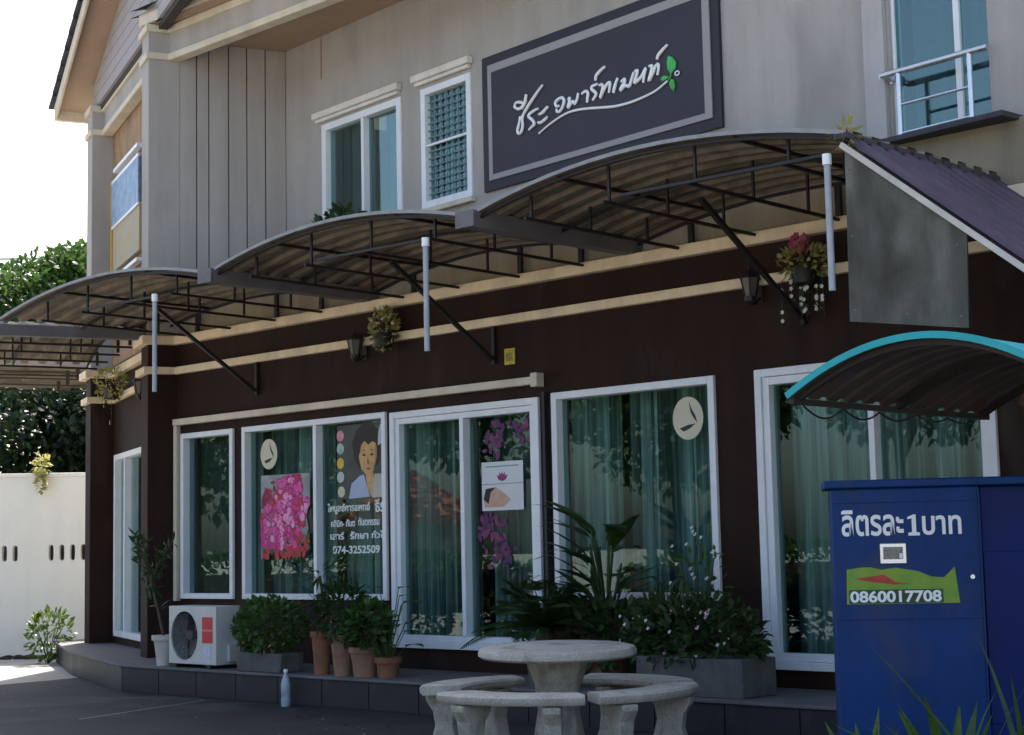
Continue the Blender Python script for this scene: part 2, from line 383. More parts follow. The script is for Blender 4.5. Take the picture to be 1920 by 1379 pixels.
# plinth / raised porch
pl = MB()
outl = [(-7.9, 1.2), (-5.55, .02), (-2.95, -1.0), (8.6, -1.0), (8.6, .3), (-8, 2.0)]
pl.prism(outl, .0, .245, axis='z')
porch = tag(pl.obj('porch', M_PLINTH), kind='structure')
pt = MB(); pt.prism([(-7.95, 1.19), (-5.56, -.005), (-2.96, -1.025), (8.6, -1.025), (8.6, .3), (-8, 2.0)], .245, .27, axis='z')
pt.obj('porch_slab', M_PLTOP, porch, bevel=.006)
pf = MB().box(-2.6, -.2, -1.012, -1.0, .01, .24); tl = MB().box(-.3, .3, -.006, .006, -.11, .11)
tme = tl.mesh('tile', M_PLINTH)
for i in range(17): share('tile', tme, porch, Matrix.Translation((-2.6 + i * .612, -1.003, .13)))

# ------------------------------------------------------------------ building
B = thing('apartment_building', 'two storey building, brown painted ground floor, grey rendered upper floor', 'building')
def rect(x0, x1, z0, z1): return [(x0, z0), (x1, z0), (x1, z1), (x0, z1)]
OPEN = [(-3.36, -2.445, .875, 2.60), (-2.29, -.10, .875, 2.60), (-.04, 1.84, .455, 2.585), (1.99, 3.69, .895, 2.605), (4.07, 6.02, .40, 2.61)]
m_ = MB(); m_.plate(rect(-3.46, 8.6, .26, 3.66), [rect(a + .02, b - .02, c + .02, d - .02) for a, b, c, d in OPEN], 0, .16)
m_.obj('front_wall', M_BROWN, B)
MB().box(-3.46, 8.6, .02, .16, 3.66, 4.12).obj('parapet', M_PARAPET, B)
MB().prism([(-3.4, .16), (8.6, .16), (8.6, 6.5), (-6, 6.5), (-7.4, 2.2), (-3.0, 1.1)], 4.0, 4.1, axis='z').obj('ledge_slab', M_PLTOP, B)
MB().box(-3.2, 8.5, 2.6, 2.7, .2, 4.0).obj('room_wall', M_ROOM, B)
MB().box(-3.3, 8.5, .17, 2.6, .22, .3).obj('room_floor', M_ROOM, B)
MB().box(8.45, 8.6, .16, 6.5, 0, 7.1).obj('side_wall', M_GREY, B)
MB().box(-6, 8.6, 6.4, 6.55, 0, 7.1).obj('rear_wall', M_GREY, B)
# wing piers
for nm, x0 in (('pier', -.35), ('pier', -3.87)):
    d = .34 if x0 > -1 else .5
    MB().box(x0, x0 + .35, 0, d, .255, 3.66, MW).obj('pier', M_BROWN, B, bevel=.006)
    MB().box(x0, x0 + .35, 0, d, 3.66, 7.06, MW).obj('pier', M_GREY, B, bevel=.006)
m_ = MB(); m_.plate(rect(-3.52, -.35, .26, 3.66), [rect(-3.34, -1.6, .38, 2.56)], .29, .42, MW); m_.obj('wing_wall', M_BROWN, B)
m_ = MB(); m_.box(-3.52, -.35, .29, .42, 3.66, 7.06, MW); m_.obj('wing_wall', M_GREY, B)
MB().box(-3.8, -3.7, .5, 6, .1, 7.1, MW).obj('wing_side_wall', M_GREY, B)
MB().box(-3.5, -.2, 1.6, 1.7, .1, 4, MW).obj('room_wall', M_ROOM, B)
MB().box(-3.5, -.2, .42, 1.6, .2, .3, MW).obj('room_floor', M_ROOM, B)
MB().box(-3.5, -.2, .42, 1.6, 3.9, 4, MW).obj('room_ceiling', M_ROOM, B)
# end wall of the wing: plain strip then grooved planks (upper storey)
MB().box(-.35, -.02, .34, 1.7, 4.0, 7.05, MW).obj('end_wall', M_GROOVE, B)
ys = [.342, .53, .666, .885, 1.09, 1.30, 1.535]
for a, b in zip(ys[:-1], ys[1:]):
    MB().box(-.02, 0 if a > .5 else .004, a, b - (.012 if b > .5 else 0), 3.7, 6.9, MW).obj('wall_plank', M_GREY, B, bevel=.004)
MB().box(-.02, -.005, .53, 1.535, 6.86, 6.9, MW)
# bands wrapping the ground floor
path = [WP(-3.87, .6), WP(-3.87, 0), WP(-3.52, 0), WP(-3.52, .29), WP(-.35, .29), WP(-.35, 0), WP(0, 0), P0, (8.6, 0)]
MB().ribbon(path, -.01, .075, 3.553, 3.648).obj('moulding_band', M_CREAM, B, bevel=.008)
MB().ribbon(path, -.01, .055, 3.238, 3.316).obj('moulding_band', M_CREAM, B, bevel=.008)
# shop-window header with end cap and upright
MB().box(-3.44, 1.82, -.075, -.002, 2.69, 2.757).obj('header_trim', M_CREAM2, B, bevel=.006)
MB().box(-3.445, -3.39, -.06, -.002, .85, 2.688).obj('upright_trim', M_CREAM2, B, bevel=.006)
MB().box(1.822, 1.90, -.10, -.002, 2.665, 2.785).obj('header_end_cap', M_CREAM2, B, bevel=.01)
MB().box(1.905, 1.935, -.05, -.002, .5, 2.62).obj('cable_duct', M_PLINTH, B)

def curtain(x0, x1, z0, z1, y, seed, M, amp=.15, gap=()):
    # narrow pleat ridges towards the glass, wide hollows behind
    rr = random.Random(seed * 31 + 5); mb = MB(); V = []; Fc = []; ridges = []; x = x0 + rr.uniform(0, .08)
    while x < x1: ridges.append((x, rr.uniform(.35, 1.0), rr.uniform(.012, .026), rr.uniform(-.015, .015))); x += rr.uniform(.055, .19)
    n = int((x1 - x0) / .006)
    def prof(x, k):
        v = 0
        for rx, rh, rw, dr in ridges:
            d = (x - rx - dr * k) / rw
            if abs(d) < 6: v = max(v, rh / (1 + d * d))
        return y + .06 - amp * v + .02 * math.sin(x * 7 + seed)
    for i in range(n + 1):
        x = x0 + (x1 - x0) * i / n
        for j in range(3): V.append((x, prof(x, j / 2), z1 + (z0 - z1) * j / 2))
    for i in range(n):
        xm = x0 + (x1 - x0) * (i + .5) / n
        if any(a < xm < b for a, b in gap): continue
        for j in range(2): Fc.append((i * 3 + j, i * 3 + j + 1, i * 3 + j + 4, i * 3 + j + 3))
    mb.add(V, Fc, M); return mb

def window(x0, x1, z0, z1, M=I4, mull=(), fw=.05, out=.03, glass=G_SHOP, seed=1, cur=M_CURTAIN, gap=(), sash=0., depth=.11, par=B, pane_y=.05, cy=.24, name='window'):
    f = MB()
    f.box(x0, x0 + fw, -out, depth, z0, z1, M); f.box(x1 - fw, x1, -out, depth, z0, z1, M)
    f.box(x0 + fw, x1 - fw, -out, depth, z0, z0 + fw, M); f.box(x0 + fw, x1 - fw, -out, depth, z1 - fw, z1, M)
    wo = f.obj(name, M_WHITE, par, bevel=.005)
    if sash:
        k = MB(); a = x0 + fw; b = x1 - fw; c = z0 + fw; d = z1 - fw
        k.box(a + .002, a + sash, -out + .018, depth - .02, c, d, M); k.box(b - sash, b - .002, -out + .018, depth - .02, c, d, M)
        k.box(a + sash, b - sash, -out + .018, depth - .02, c + .002, c + sash, M); k.box(a + sash, b - sash, -out + .018, depth - .02, d - sash, d - .002, M)
        k.obj('sash', M_WHITE, wo, bevel=.004)
    fi = fw + sash
    for xm in mull: MB().box(xm - .024, xm + .024, -out + .008, depth - .02, z0 + fi, z1 - fi, M).obj('mullion', M_WHITE, wo, bevel=.004)
    xs = [x0 + fi] + list(mull) + [x1 - fi]
    for i, (a, b) in enumerate(zip(xs[:-1], xs[1:])):
        a2 = a + (.024 if i else 0); b2 = b - (.024 if i < len(xs) - 2 else 0)
        MB().box(a2, b2, pane_y + .012 * (i % 2), pane_y + .006 + .012 * (i % 2), z0 + fi, z1 - fi, M).obj('pane', glass, wo)
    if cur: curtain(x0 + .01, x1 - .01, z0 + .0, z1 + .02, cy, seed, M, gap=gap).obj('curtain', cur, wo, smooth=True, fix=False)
    return wo
W1 = window(*OPEN[0], seed=1, cur=M_CURTAIN_D, gap=((-3.33, -3.2),), fw=.055)
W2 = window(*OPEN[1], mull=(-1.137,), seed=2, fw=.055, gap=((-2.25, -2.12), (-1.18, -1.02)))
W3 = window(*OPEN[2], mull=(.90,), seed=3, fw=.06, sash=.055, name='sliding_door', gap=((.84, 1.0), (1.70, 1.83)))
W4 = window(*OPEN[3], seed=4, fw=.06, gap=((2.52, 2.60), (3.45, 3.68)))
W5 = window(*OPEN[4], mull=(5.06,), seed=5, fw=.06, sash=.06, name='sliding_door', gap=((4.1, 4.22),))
window(-3.36, -1.58, .36, 2.58, MW @ Matrix.Translation((0, .29, 0)), mull=(-2.72,), seed=6, cur=M_CURTAIN_D, fw=.07, gap=((-3.3, -1.6),))

# ---- upper wall
UO = [(.722, 2.152, 4.55, 5.905), (2.488, 3.282, 4.68, 5.895), (8.15, 9.02, 4.2, 6.4)]
m_ = MB(); m_.plate(rect(-.02, 11.7, 4.0, 6.95), [rect(a + .02, b - .02, c + .02, d - .02) for a, b, c, d in UO], 0, .14, MU); m_.obj('upper_wall', M_GREY, B)
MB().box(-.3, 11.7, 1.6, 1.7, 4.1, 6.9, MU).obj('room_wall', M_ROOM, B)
window(*UO[0], MU, mull=(1.47,), fw=.075, out=.02, glass=G_UP, seed=11, cur=M_CURTAIN_D, gap=((.75, .95), (1.3, 1.62)))
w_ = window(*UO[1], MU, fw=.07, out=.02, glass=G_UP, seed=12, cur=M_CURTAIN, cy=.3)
gr = MB()
for i in range(1, 7): x = 2.56 + i * .652 / 7; gr.box(x - .008, x + .008, .030, .038, 4.75, 5.82, MU)
for i in range(1, 15): z = 4.75 + i * 1.07 / 15; gr.box(2.56, 3.21, .021, .029, z - .0055, z + .0055, MU)
gr.obj('grille', mat('grille_green', (.13, .21, .22), .6, var=.1), w_)
MB().box(2.56, 3.21, -.005, .02, 5.30, 5.322, MU).obj('transom', M_WHITE, w_)
wd = window(*UO[2], MU, mull=(8.72,), fw=.04, out=-.03, glass=G_UP, seed=13, cur=M_CURTAIN_D, name='balcony_door', depth=.12)
for a, b in ((.606, 2.16), (2.39, 3.312)):
    MB().box(a, b, -.075, -.001, 5.972, 6.045, MU).obj('window_head', M_HEAD, B, bevel=.012)
    MB().box(a + .03, b - .03, -.045, -.001, 5.935, 5.971, MU).obj('window_head', M_HEAD, B, bevel=.006)
MB().box(2.45, 3.32, -.06, -.001, 4.62, 4.672, MU).obj('window_sill', M_CREAM2, B, bevel=.008)
MB().box(.70, .716, -.012, -.001, 6.42, 6.88, MU).obj('wall_conduit', M_SOFFIT, B)
# door surround, balcony slab and rail
MB().box(7.96, 8.147, -.05, -.001, 4.15, 6.9, MU).obj('door_surround', M_TRIMGREY, B, bevel=.006)
MB().box(8.2, 9.35, -.42, -.002, 4.10, 4.14, MU).obj('balcony_slab', M_TILE, B, bevel=.006)
MB().box(7.6, 9.3, -.09, -.001, 3.5, 4.098, MU).obj('balcony_shade_box', M_GROOVE, B)  # dark box painting in the shaded void below the slab
rail = thing('balcony_rail', 'stainless steel tube rail in front of the upper right door', 'railing', (MU @ Vector((8.2, -.12, 4.17))).to_tuple(), -AU)
MB().tube([(-.03, 0, .52), (.87, 0, .52)], .024, 10).obj('top_rail', M_STEEL, rail, smooth=True)
MB().tube([(-.03, .0, .52), (-.03, .11, .52)], .024, 10).obj('wall_bracket', M_STEEL, rail, smooth=True)
MB().tube([(-.03, .105, .52), (-.03, .118, .52)], .042, 12).obj('flange', M_STEEL, rail, smooth=True)
for z in (.27, .06): MB().tube([(.12, 0, z), (.72, 0, z)], .012, 8).obj('rail', M_STEEL, rail, smooth=True)
for x in (.12, .72): MB().tube([(x, 0, -.01), (x, 0, .52)], .02, 10).obj('post', M_STEEL, rail, smooth=True)

# ---- eaves beam, soffit, roof
ep = [WP(-3.87, .6), WP(-3.87, 0), WP(-3.52, 0), WP(-3.52, .15), WP(-.35, .15), WP(-.35, 0), WP(0, 0), (-3.49, -.075), (8.6, -.075)]
MB().ribbon(ep, -.10, -.001, 6.74, 6.97).obj('eaves_beam', M_GREY, B)
MB().ribbon(ep, -.11, .035, 6.968, 7.05).obj('eaves_moulding', M_CREAM2, B, bevel=.01)
MB().ribbon(ep, -.11, .03, 6.665, 6.742).obj('eaves_moulding', M_CREAM2, B, bevel=.01)
MB().prism([(-3.55, .02), (8.6, .02), (8.6, 1.6), (-3.2, 1.6)], 6.9, 6.96, axis='z').obj('soffit', M_SOFFIT, B)
MB().prism([WP(-3.5, .3), WP(-.36, .3), WP(-.36, .16), WP(-3.5, .16)], 6.95, 7.0, axis='z').obj('soffit', M_SOFFIT, B)
rf = MB()
rf.add([(-3.9, -.32, 7.26), (8.9, -.32, 7.26), (8.9, 3.4, 8.75), (-5, 3.4, 8.75), (8.9, 7, 7.26), (-6, 7, 7.26)] ,
       [(0, 1, 2, 3), (3, 2, 4, 5)])
rf.add([(-3.9, -.32, 7.18), (8.9, -.32, 7.18), (8.9, 3.4, 8.67), (-5, 3.4, 8.67), (8.9, 7, 7.18), (-6, 7, 7.18)], [(3, 2, 1, 0), (5, 4, 2, 3)])
roof = rf.obj('main_roof', M_TILE, B, fix=False)
MB().box(-3.75, 8.7, -.30, -.25, 7.06, 7.20).obj('fascia', M_CREAM2, roof, bevel=.006)
MB().box(-3.75, 8.7, -.255, -.02, 7.055, 7.075).obj('eaves_soffit', M_SOFFIT, roof)
# wing gable roof: rake rises to the right at slope .335
def rz(x): return 7.16 + .335 * (x + 4.45)
XR = -.55
wr = MB()
for s_, a, b in ((1, -4.45, XR), (-1, XR, 3.0)):
    za = rz(a) if s_ > 0 else rz(XR); zb = rz(b) if s_ > 0 else rz(XR) - .335 * (b - XR)
    wr.add([(a, -.30, za), (b, -.30, zb), (b, 5, zb), (a, 5, za), (a, -.30, za + .07), (b, -.30, zb + .07), (b, 5, zb + .07), (a, 5, za + .07)],
           [(0, 3, 2, 1), (4, 5, 6, 7), (0, 1, 5, 4), (1, 2, 6, 5), (2, 3, 7, 6), (3, 0, 4, 7)], MW)
wroof = wr.obj('wing_roof', M_SOFFIT, B)
fa = MB(); fa.add([(-4.47, -.335, rz(-4.47) - .10), (XR, -.335, rz(XR) - .10), (XR, -.335, rz(XR) + .085), (-4.47, -.335, rz(-4.47) + .085), (-4.47, -.302, rz(-4.47) - .10), (XR, -.302, rz(XR) - .10), (XR, -.302, rz(XR) + .085), (-4.47, -.302, rz(-4.47) + .085)],
                  [(0, 1, 2, 3), (7, 6, 5, 4), (0, 4, 5, 1), (1, 5, 6, 2), (2, 6, 7, 3), (3, 7, 4, 0)], MW); fa.obj('rake_board', M_CREAM2, wroof, bevel=.006)
MB().add([(-4.48, -.30, 7.05), (-4.40, -.30, 7.05), (-4.40, 4.9, 7.05), (-4.48, 4.9, 7.05), (-4.48, -.30, 7.19), (-4.40, -.30, 7.19), (-4.40, 4.9, 7.19), (-4.48, 4.9, 7.19)],
         [(0, 3, 2, 1), (4, 5, 6, 7), (0, 1, 5, 4), (1, 2, 6, 5), (2, 3, 7, 6), (3, 0, 4, 7)], MW).obj('eaves_board', M_CREAM2, wroof)
tm = MB().box(-.18, .18, -.05, .30, -.018, .018).mesh('roof_tile', M_TILE)
sl_ = math.atan(.335)
for i in range(12):
    x = -4.42 + i * .325
    share('roof_tile', tm, wroof, MW @ Matrix.Translation((x, -.34, rz(x) + .13)) @ Matrix.Rotation(-sl_ + .07, 4, 'Y'))
big = MB()
for s_ in (0,):
    big.add([(-4.5, -.05, rz(-4.5) + .09), (XR, -.05, rz(XR) + .09), (XR, 5.1, rz(XR) + .09), (-4.5, 5.1, rz(-4.5) + .09)], [(0, 1, 2, 3)], MW)
big.obj('tile_field', M_TILE, wroof, fix=False)
z = 7.06
while z < 8.4:
    z1 = z + .15; tm0 = (z + .02 - 7.16) / .335 - 4.45; tm1 = (z1 + .02 - 7.16) / .335 - 4.45
    MB().prism([(max(-3.87, tm0), z), (1.2, z), (1.2, z1 - .01), (max(-3.87, tm1), z1 - .01)], .06, .10, MW).obj('siding_board', M_SIDING, B)
    z = z1
MB().box(-3.8, 1.2, .101, .2, 7.0, 8.3, MW).obj('gable_wall', M_GROOVE, B)
# planks and picture board in the recess of the wing's upper floor
for i in range(16):
    x = -3.5 + i * .19
    MB().box(x, x + .182, .265, .289, 3.7, 6.8, MW).obj('wall_plank', M_WOOD, B)

# ------------------------------------------------------------------ picture board on wing
pb = thing('picture_board', 'yellow edged picture board with blue print between the wing piers', 'sign', (MW @ Vector((-2.4, .2, 4.85))).to_tuple(), -TH)
MB().box(-.77, .9, 0, .05, 0, 1.13).obj('board', mat('board_print', (.42, .24, .10), .6, col2=(.30, .36, .28), scale=6), pb)
MB().box(-.80, -.755, -.02, .06, -.02, 1.15).obj('edge', mat('yellow_edge', (.55, .33, .03), .6), pb)
MB().box(-.755, .9, -.015, .05, .56, 1.1).obj('blue_panel', mat('blue_print', (.06, .16, .34), .5, col2=(.30, .42, .55), scale=9), pb)
MB().box(-.755, .9, -.02, .05, 1.10, 1.14).obj('top_rail', M_WHITE, pb)
MB().box(-.755, .9, -.02, .05, .53, .56).obj('middle_rail', M_WHITE, pb)
MB().box(-.76, .9, -.03, .05, -.13, -.09).obj('bottom_rail', M_WHITE, pb)
MB().box(-.6, .9, -.03, .04, .0 + 1.22, 1.26).obj('upper_rail', M_WHITE, pb)

# ------------------------------------------------------------------ apartment sign
S = thing('name_sign', 'large navy and grey sign board with white handwritten Thai lettering', 'sign', (MU @ Vector((3.48, 0, 4.67))).to_tuple(), -AU)
TS = Matrix.Translation((-3.48, 0, -4.67))
MB().box(3.483, 6.522, -.035, -.002, 4.672, 5.97, TS).obj('backing_board', M_NAVY2, S, bevel=.004)
fr = MB(); o_ = rect(3.58, 6.43, 4.765, 5.875); i_ = rect(3.632, 6.352, 4.818, 5.80)
fr.plate(o_, [i_], -.048, -.036, TS); fr.obj('grey_border', M_SIGNGREY, S)
MB().box(3.633, 6.351, -.042, -.036, 4.819, 5.799, TS).obj('panel', M_NAVY, S)
STROKES = {'ch':[[(3.977,5.411),(4.004,5.427),(4.071,5.412),(4.104,5.387),(4.07,5.364),(4.029,5.359),(3.976,5.388),(3.977,5.411)],[(4.069,5.35),(4.117,5.393),(4.132,5.434),(4.14,5.473)],[(4.372,5.508),(4.298,5.459),(4.217,5.398),(4.156,5.349),(4.094,5.291),(4.053,5.256)],[(4.122,5.33),(4.08,5.259),(4.084,5.196),(4.062,5.138),(4.021,5.129),(4.009,5.167),(4.038,5.232),(4.047,5.284)]],'ro':[[(4.3,5.304),(4.24,5.295),(4.166,5.267),(4.224,5.21),(4.243,5.171),(4.209,5.152),(4.169,5.134)]],'a':[[(4.311,5.249),(4.357,5.252),(4.423,5.286),(4.436,5.296)],[(4.295,5.178),(4.328,5.166),(4.393,5.183),(4.426,5.202)]],'o':[[(4.589,5.267),(4.551,5.271),(4.539,5.304),(4.572,5.327),(4.63,5.332),(4.656,5.3),(4.639,5.252),(4.6,5.217),(4.562,5.217),(4.55,5.245)]],'pho':[[(4.71,5.297),(4.732,5.309),(4.722,5.268),(4.708,5.224),(4.766,5.267),(4.784,5.25),(4.802,5.242),(4.829,5.279),(4.845,5.327)]],'aa':[[(4.892,5.308),(4.941,5.322),(4.971,5.298),(4.963,5.257),(4.956,5.216)]],'ro2':[[(5.095,5.351),(5.028,5.345),(5.021,5.321),(5.062,5.286),(5.073,5.258),(5.029,5.221)],[(5.196,5.484),(5.129,5.457),(5.08,5.426),(5.072,5.386)]],'tho':[[(5.118,5.333),(5.154,5.333),(5.159,5.29),(5.126,5.223),(5.183,5.293),(5.226,5.325),(5.254,5.327),(5.248,5.286),(5.235,5.239)]],'e':[[(5.351,5.346),(5.32,5.295),(5.3,5.249),(5.293,5.225)]],'mo':[[(5.391,5.303),(5.432,5.319),(5.437,5.293),(5.401,5.259),(5.382,5.23),(5.442,5.258),(5.487,5.24),(5.512,5.275),(5.537,5.328),(5.55,5.35)]],'no':[[(5.561,5.355),(5.594,5.356),(5.583,5.317),(5.557,5.257),(5.616,5.276),(5.651,5.301),(5.693,5.349),(5.674,5.296),(5.659,5.233)]],'tho2':[[(5.733,5.356),(5.769,5.355),(5.759,5.308),(5.728,5.234),(5.775,5.288),(5.811,5.337),(5.842,5.35),(5.846,5.312),(5.83,5.259)],[(5.957,5.489),(5.894,5.456),(5.848,5.426),(5.83,5.394)]],'line':[[(4.305,5.07),(4.456,5.126),(4.649,5.172),(4.8,5.178),(4.96,5.16),(5.141,5.129),(5.318,5.103),(5.493,5.097),(5.666,5.108),(5.813,5.132),(5.949,5.183)]]}
LEAVES = [[(5.964,5.394),(6.012,5.37),(6.05,5.32),(6.04,5.266),(5.989,5.23),(5.953,5.279),(5.945,5.338)],[(5.864,5.218),(5.907,5.237),(5.97,5.214),(5.927,5.196),(5.883,5.191)],[(5.988,5.19),(6.02,5.174),(6.032,5.115),(6.012,5.077),(5.979,5.111),(5.964,5.155)]]
def smooth_path(p, n=4):
    if len(p) < 3: return p
    out = []
    for i in range(len(p) - 1):
        p0 = p[max(i - 1, 0)]; p1 = p[i]; p2 = p[i + 1]; p3 = p[min(i + 2, len(p) - 1)]
        for k in range(n):
            t = k / n
            out.append(tuple(.5 * (2 * b + (c - a) * t + (2 * a - 5 * b + 4 * c - d) * t * t + (3 * b - a - 3 * c + d) * t ** 3) for a, b, c, d in zip(p0, p1, p2, p3)))
    return out + [p[-1]]
for k, strokes in STROKES.items():
    mb = MB()
    for st in strokes:
        q = smooth_path(st); n = len(q)
        wd_ = .0155 if k != 'line' else .0125
        mb.tube([(x, -.052, z) for x, z in q], [wd_ * (.72 + .28 * math.sin(math.pi * min(1, (i + .4) / n))) for i in range(n)], 7, TS)
    mb.obj('underline' if k == 'line' else 'letter', M_LETTER, S, smooth=True)
for L in LEAVES: MB().prism(L, -.060, -.043, TS).obj('leaf_emblem', M_LEAFSIGN, S, bevel=.006)
MB().tube([(6.06 + .024 * math.cos(a * .524), -.055, 5.221 + .018 * math.sin(a * .524)) for a in range(13)], .006, 6, TS).obj('curl', M_LETTER, S, smooth=True)
MB().tube([(5.945, -.055, 5.18), (5.985, -.055, 5.21), (5.99, -.055, 5.25)], .006, 6, TS).obj('stem', M_LEAFSIGN, S)

# ------------------------------------------------------------------ arched awnings
DEP, RISE = 1.85, .205
def make_awning(name, label, loc, rz_=0, pipe=True, braces=True, HALF=1.6, valley=True):
    def az(x): return .065 + RISE * (1 - (x / HALF) ** 2)
    A = thing(name, label, 'awning', loc, rz_, 'arched corrugated awnings along the shop front')
    nx = 22; pitch = .205
    for k in range(3):                                   # three overlapping corrugated sheets
        y0 = -DEP + k * DEP / 3 - .02; y1 = -DEP + (k + 1) * DEP / 3; yy = []
        y = y0
        while y < y1 + 1e-6:
            yy += [(y, 0), (y + pitch * .36, 0), (y + pitch * .44, .036), (y + pitch * .92, .036)]; y += pitch
        yy = [(a, b) for a, b in yy if a <= y1]
        V = []; Fc = []
        for i in range(nx + 1):
            x = -HALF + 2 * HALF * i / nx
            for (y, h) in yy: V.append((x, y, az(x) + h + k * .004))
        ny = len(yy)
        for i in range(nx):
            for j in range(ny - 1): Fc.append((i * ny + j, (i + 1) * ny + j, (i + 1) * ny + j + 1, i * ny + j + 1))
        MB().add(V, Fc).obj('roof_sheet', M_SHEET, A, smooth=False, fix=False)
    xs = [-HALF + 2 * HALF * i / 16 for i in range(17)]
    e_ = MB()
    for a, b in zip(xs[:-1], xs[1:]): e_.bar((a, -DEP - .02, az(a) + .012), (b, -DEP - .02, az(b) + .012), .010, .026)
    e_.obj('edge_trim', M_EDGE, A)
    for y in (-DEP + .03, -.95, -.06):
        r_ = MB()
        for a, b in zip(xs[:-1], xs[1:]): r_.bar((a, y, az(a) - .022), (b, y, az(b) - .022), .026, .022)
        r_.obj('arch_rib', M_BLACK, A)
    if pipe is not None: MB().bar((-.2, -DEP + .03, .0), (pipe[0], -DEP + .03, -.02), .022, .02).obj('tie_bar', M_BLACK, A)
    for x in (-1.1, -.37, .37, 1.1):
        MB().bar((x, -DEP + .05, -.012), (x, -.02, -.03), .022, .022).obj('cross_tie', M_BLACK, A)
        for y in (-DEP + .12, -1.1, -.45): MB().bar((x, y, -.01), (x, y, az(x) - .01), .018).obj('strut', M_BLACK, A)
    for x in (-.75, .75): MB().bar((x, -DEP + .02, az(x) - .012), (x, -.02, az(x) - .012), .022, .024).obj('purlin', M_BLACK, A)
    for x in (-1.0, .35, 1.05): MB().bar((x, -.035, .0), (x, -.035, az(x) - .02), .045, .03).obj('post', M_BLACK, A)
    if braces:
        MB().bar((0, -1.2, .03), (0, -.045, -.70), .034).obj('brace', M_BLACK, A)
        MB().bar((0, -.02, -.74), (0, -.02, -.36), .034).obj('wall_bracket', M_BLACK, A)
    if not valley: HALF = 0
    gt = MB(); gt.plate([(HALF - .10, .10), (HALF - .06, -.01), (HALF + .06, -.01), (HALF + .10, .10), (HALF + .085, .10), (HALF + .05, .005), (HALF - .05, .005), (HALF - .085, .10)], [], -DEP - .05, 0)
    if valley: gt.obj('gutter', M_GUTTER, A)
    if valley: MB().box(HALF - .095, HALF + .095, -DEP - .062, -DEP - .051, -.015, .105).obj('gutter_end', M_GUTTER, A)
    if pipe is not None:
        px_, z0, z1 = pipe
        p = MB().tube([(px_, -DEP, z0), (px_, -DEP, z1)], .021, 12).obj('pipe', M_PVC, A, smooth=True)
        MB().tube([(px_, -DEP, z1 - .03), (px_, -DEP, z1 + .035)], .029, 12).obj('pipe_cap', M_LETTER, p, smooth=True)
    return A
Z0 = 3.65
make_awning('arched_awning', 'middle arched corrugated awning above the sliding door with potted plant behind it', (1.33, 0, Z0), 0, (2.45 - 1.33, 2.785 - Z0, 3.60 - Z0))
make_awning('arched_awning', 'large arched corrugated awning under the navy sign', (4.53, 0, Z0), 0, (5.985 - 4.53, 2.80 - Z0, 3.59 - Z0), True, 1.6, False)
make_awning('arched_awning', 'arched corrugated awning at the corner left of the middle one', (-2.04, 0, Z0), 0, (-1.105 + 2.04, 2.77 - Z0, 3.61 - Z0), True, 1.77)
v_ = MW @ Vector((-1.75, -.02, Z0 - .02)); make_awning('arched_awning', 'arched corrugated awning in front of the wing between its piers', v_.to_tuple(), -TH, None, False)
a_ = make_awning('arched_awning', 'low arched corrugated carport roof beyond the white garden wall', (-14.6, 7.2, 4.5), -TH, None, False); a_.scale = (1.5, 3.4, 1.0)
for x in (-1.5, 1.5):
    for y in (-1.8, -.05): MB().bar((x, y, -4.5), (x, y, .02), .06, .03).obj('carport_post', M_BLACK, a_)

# ------------------------------------------------------------------ lean-to at the right
T = thing('lean_to_roof', 'purple corrugated lean-to roof with grey board end at right', 'roof', (6.13, -1.86, 0))
MB().prism([(-.02, 2.60), (.74, 2.48), (.76, 3.02), (-.005, 3.64)], -.012, .0).obj('end_board', M_BOARD, T)
MB().bar((.0, .02, 2.62), (.0, .02, 3.6), .035).obj('board_frame', M_BLACK, T); MB().bar((.72, .02, 2.5), (.72, .02, 3.04), .035).obj('board_frame', M_BLACK, T); MB().bar((-.02, .02, 2.62), (.74, .02, 2.50), .03).obj('board_frame', M_BLACK, T)
for x, z in ((.02, 2.66), (.02, 3.1), (.02, 3.5), (.36, 2.60), (.70, 2.55), (.70, 2.95)): MB().lathe([(.009, 0), (.006, .004)], 8, Matrix.Translation((x, -.012, z)) @ Matrix.Rotation(R(90), 4, 'X')).obj('board_screw', M_GUTTER, T)
MB().bar((-.02, -.03, 3.655), (1.75, -.03, 2.245), .012, .034).obj('flashing', M_WHITEPOT, T)
V = []; Fc = []; yy = []; y = -.02; pitch = .19
while y < 2.0: yy += [(y, 0), (y + .07, 0), (y + .09, .028), (y + .17, .028)]; y += pitch
for i in range(9):
    x = 0 + 1.75 * i / 8; zc = 3.685 - .797 * x
    for (yv, h) in yy: V.append((x, yv, zc + h))
ny = len(yy)
for i in range(8):
    for j in range(ny - 1): Fc.append((i * ny + j, (i + 1) * ny + j, (i + 1) * ny + j + 1, i * ny + j + 1))
MB().add(V, Fc).obj('roof_sheet', M_PURPLE, T, fix=False)
rc = MB()
for i in range(10): rc.bar((-.03, -.02 + i * .19, 3.71), (-.03, .13 + i * .19, 3.71), .09, .035)
rc.obj('ridge_cap', M_TILE, T)
MB().bar((.1, .02, 3.56), (1.7, .02, 2.285), .04, .05).obj('rafter', M_BLACK, T)
MB().bar((1.6, .0, 2.36), (1.6, 1.8, 2.36), .05).obj('purlin', M_BLACK, T)
MB().bar((.75, .0, 3.03), (.75, 1.8, 3.03), .05).obj('purlin', M_BLACK, T)

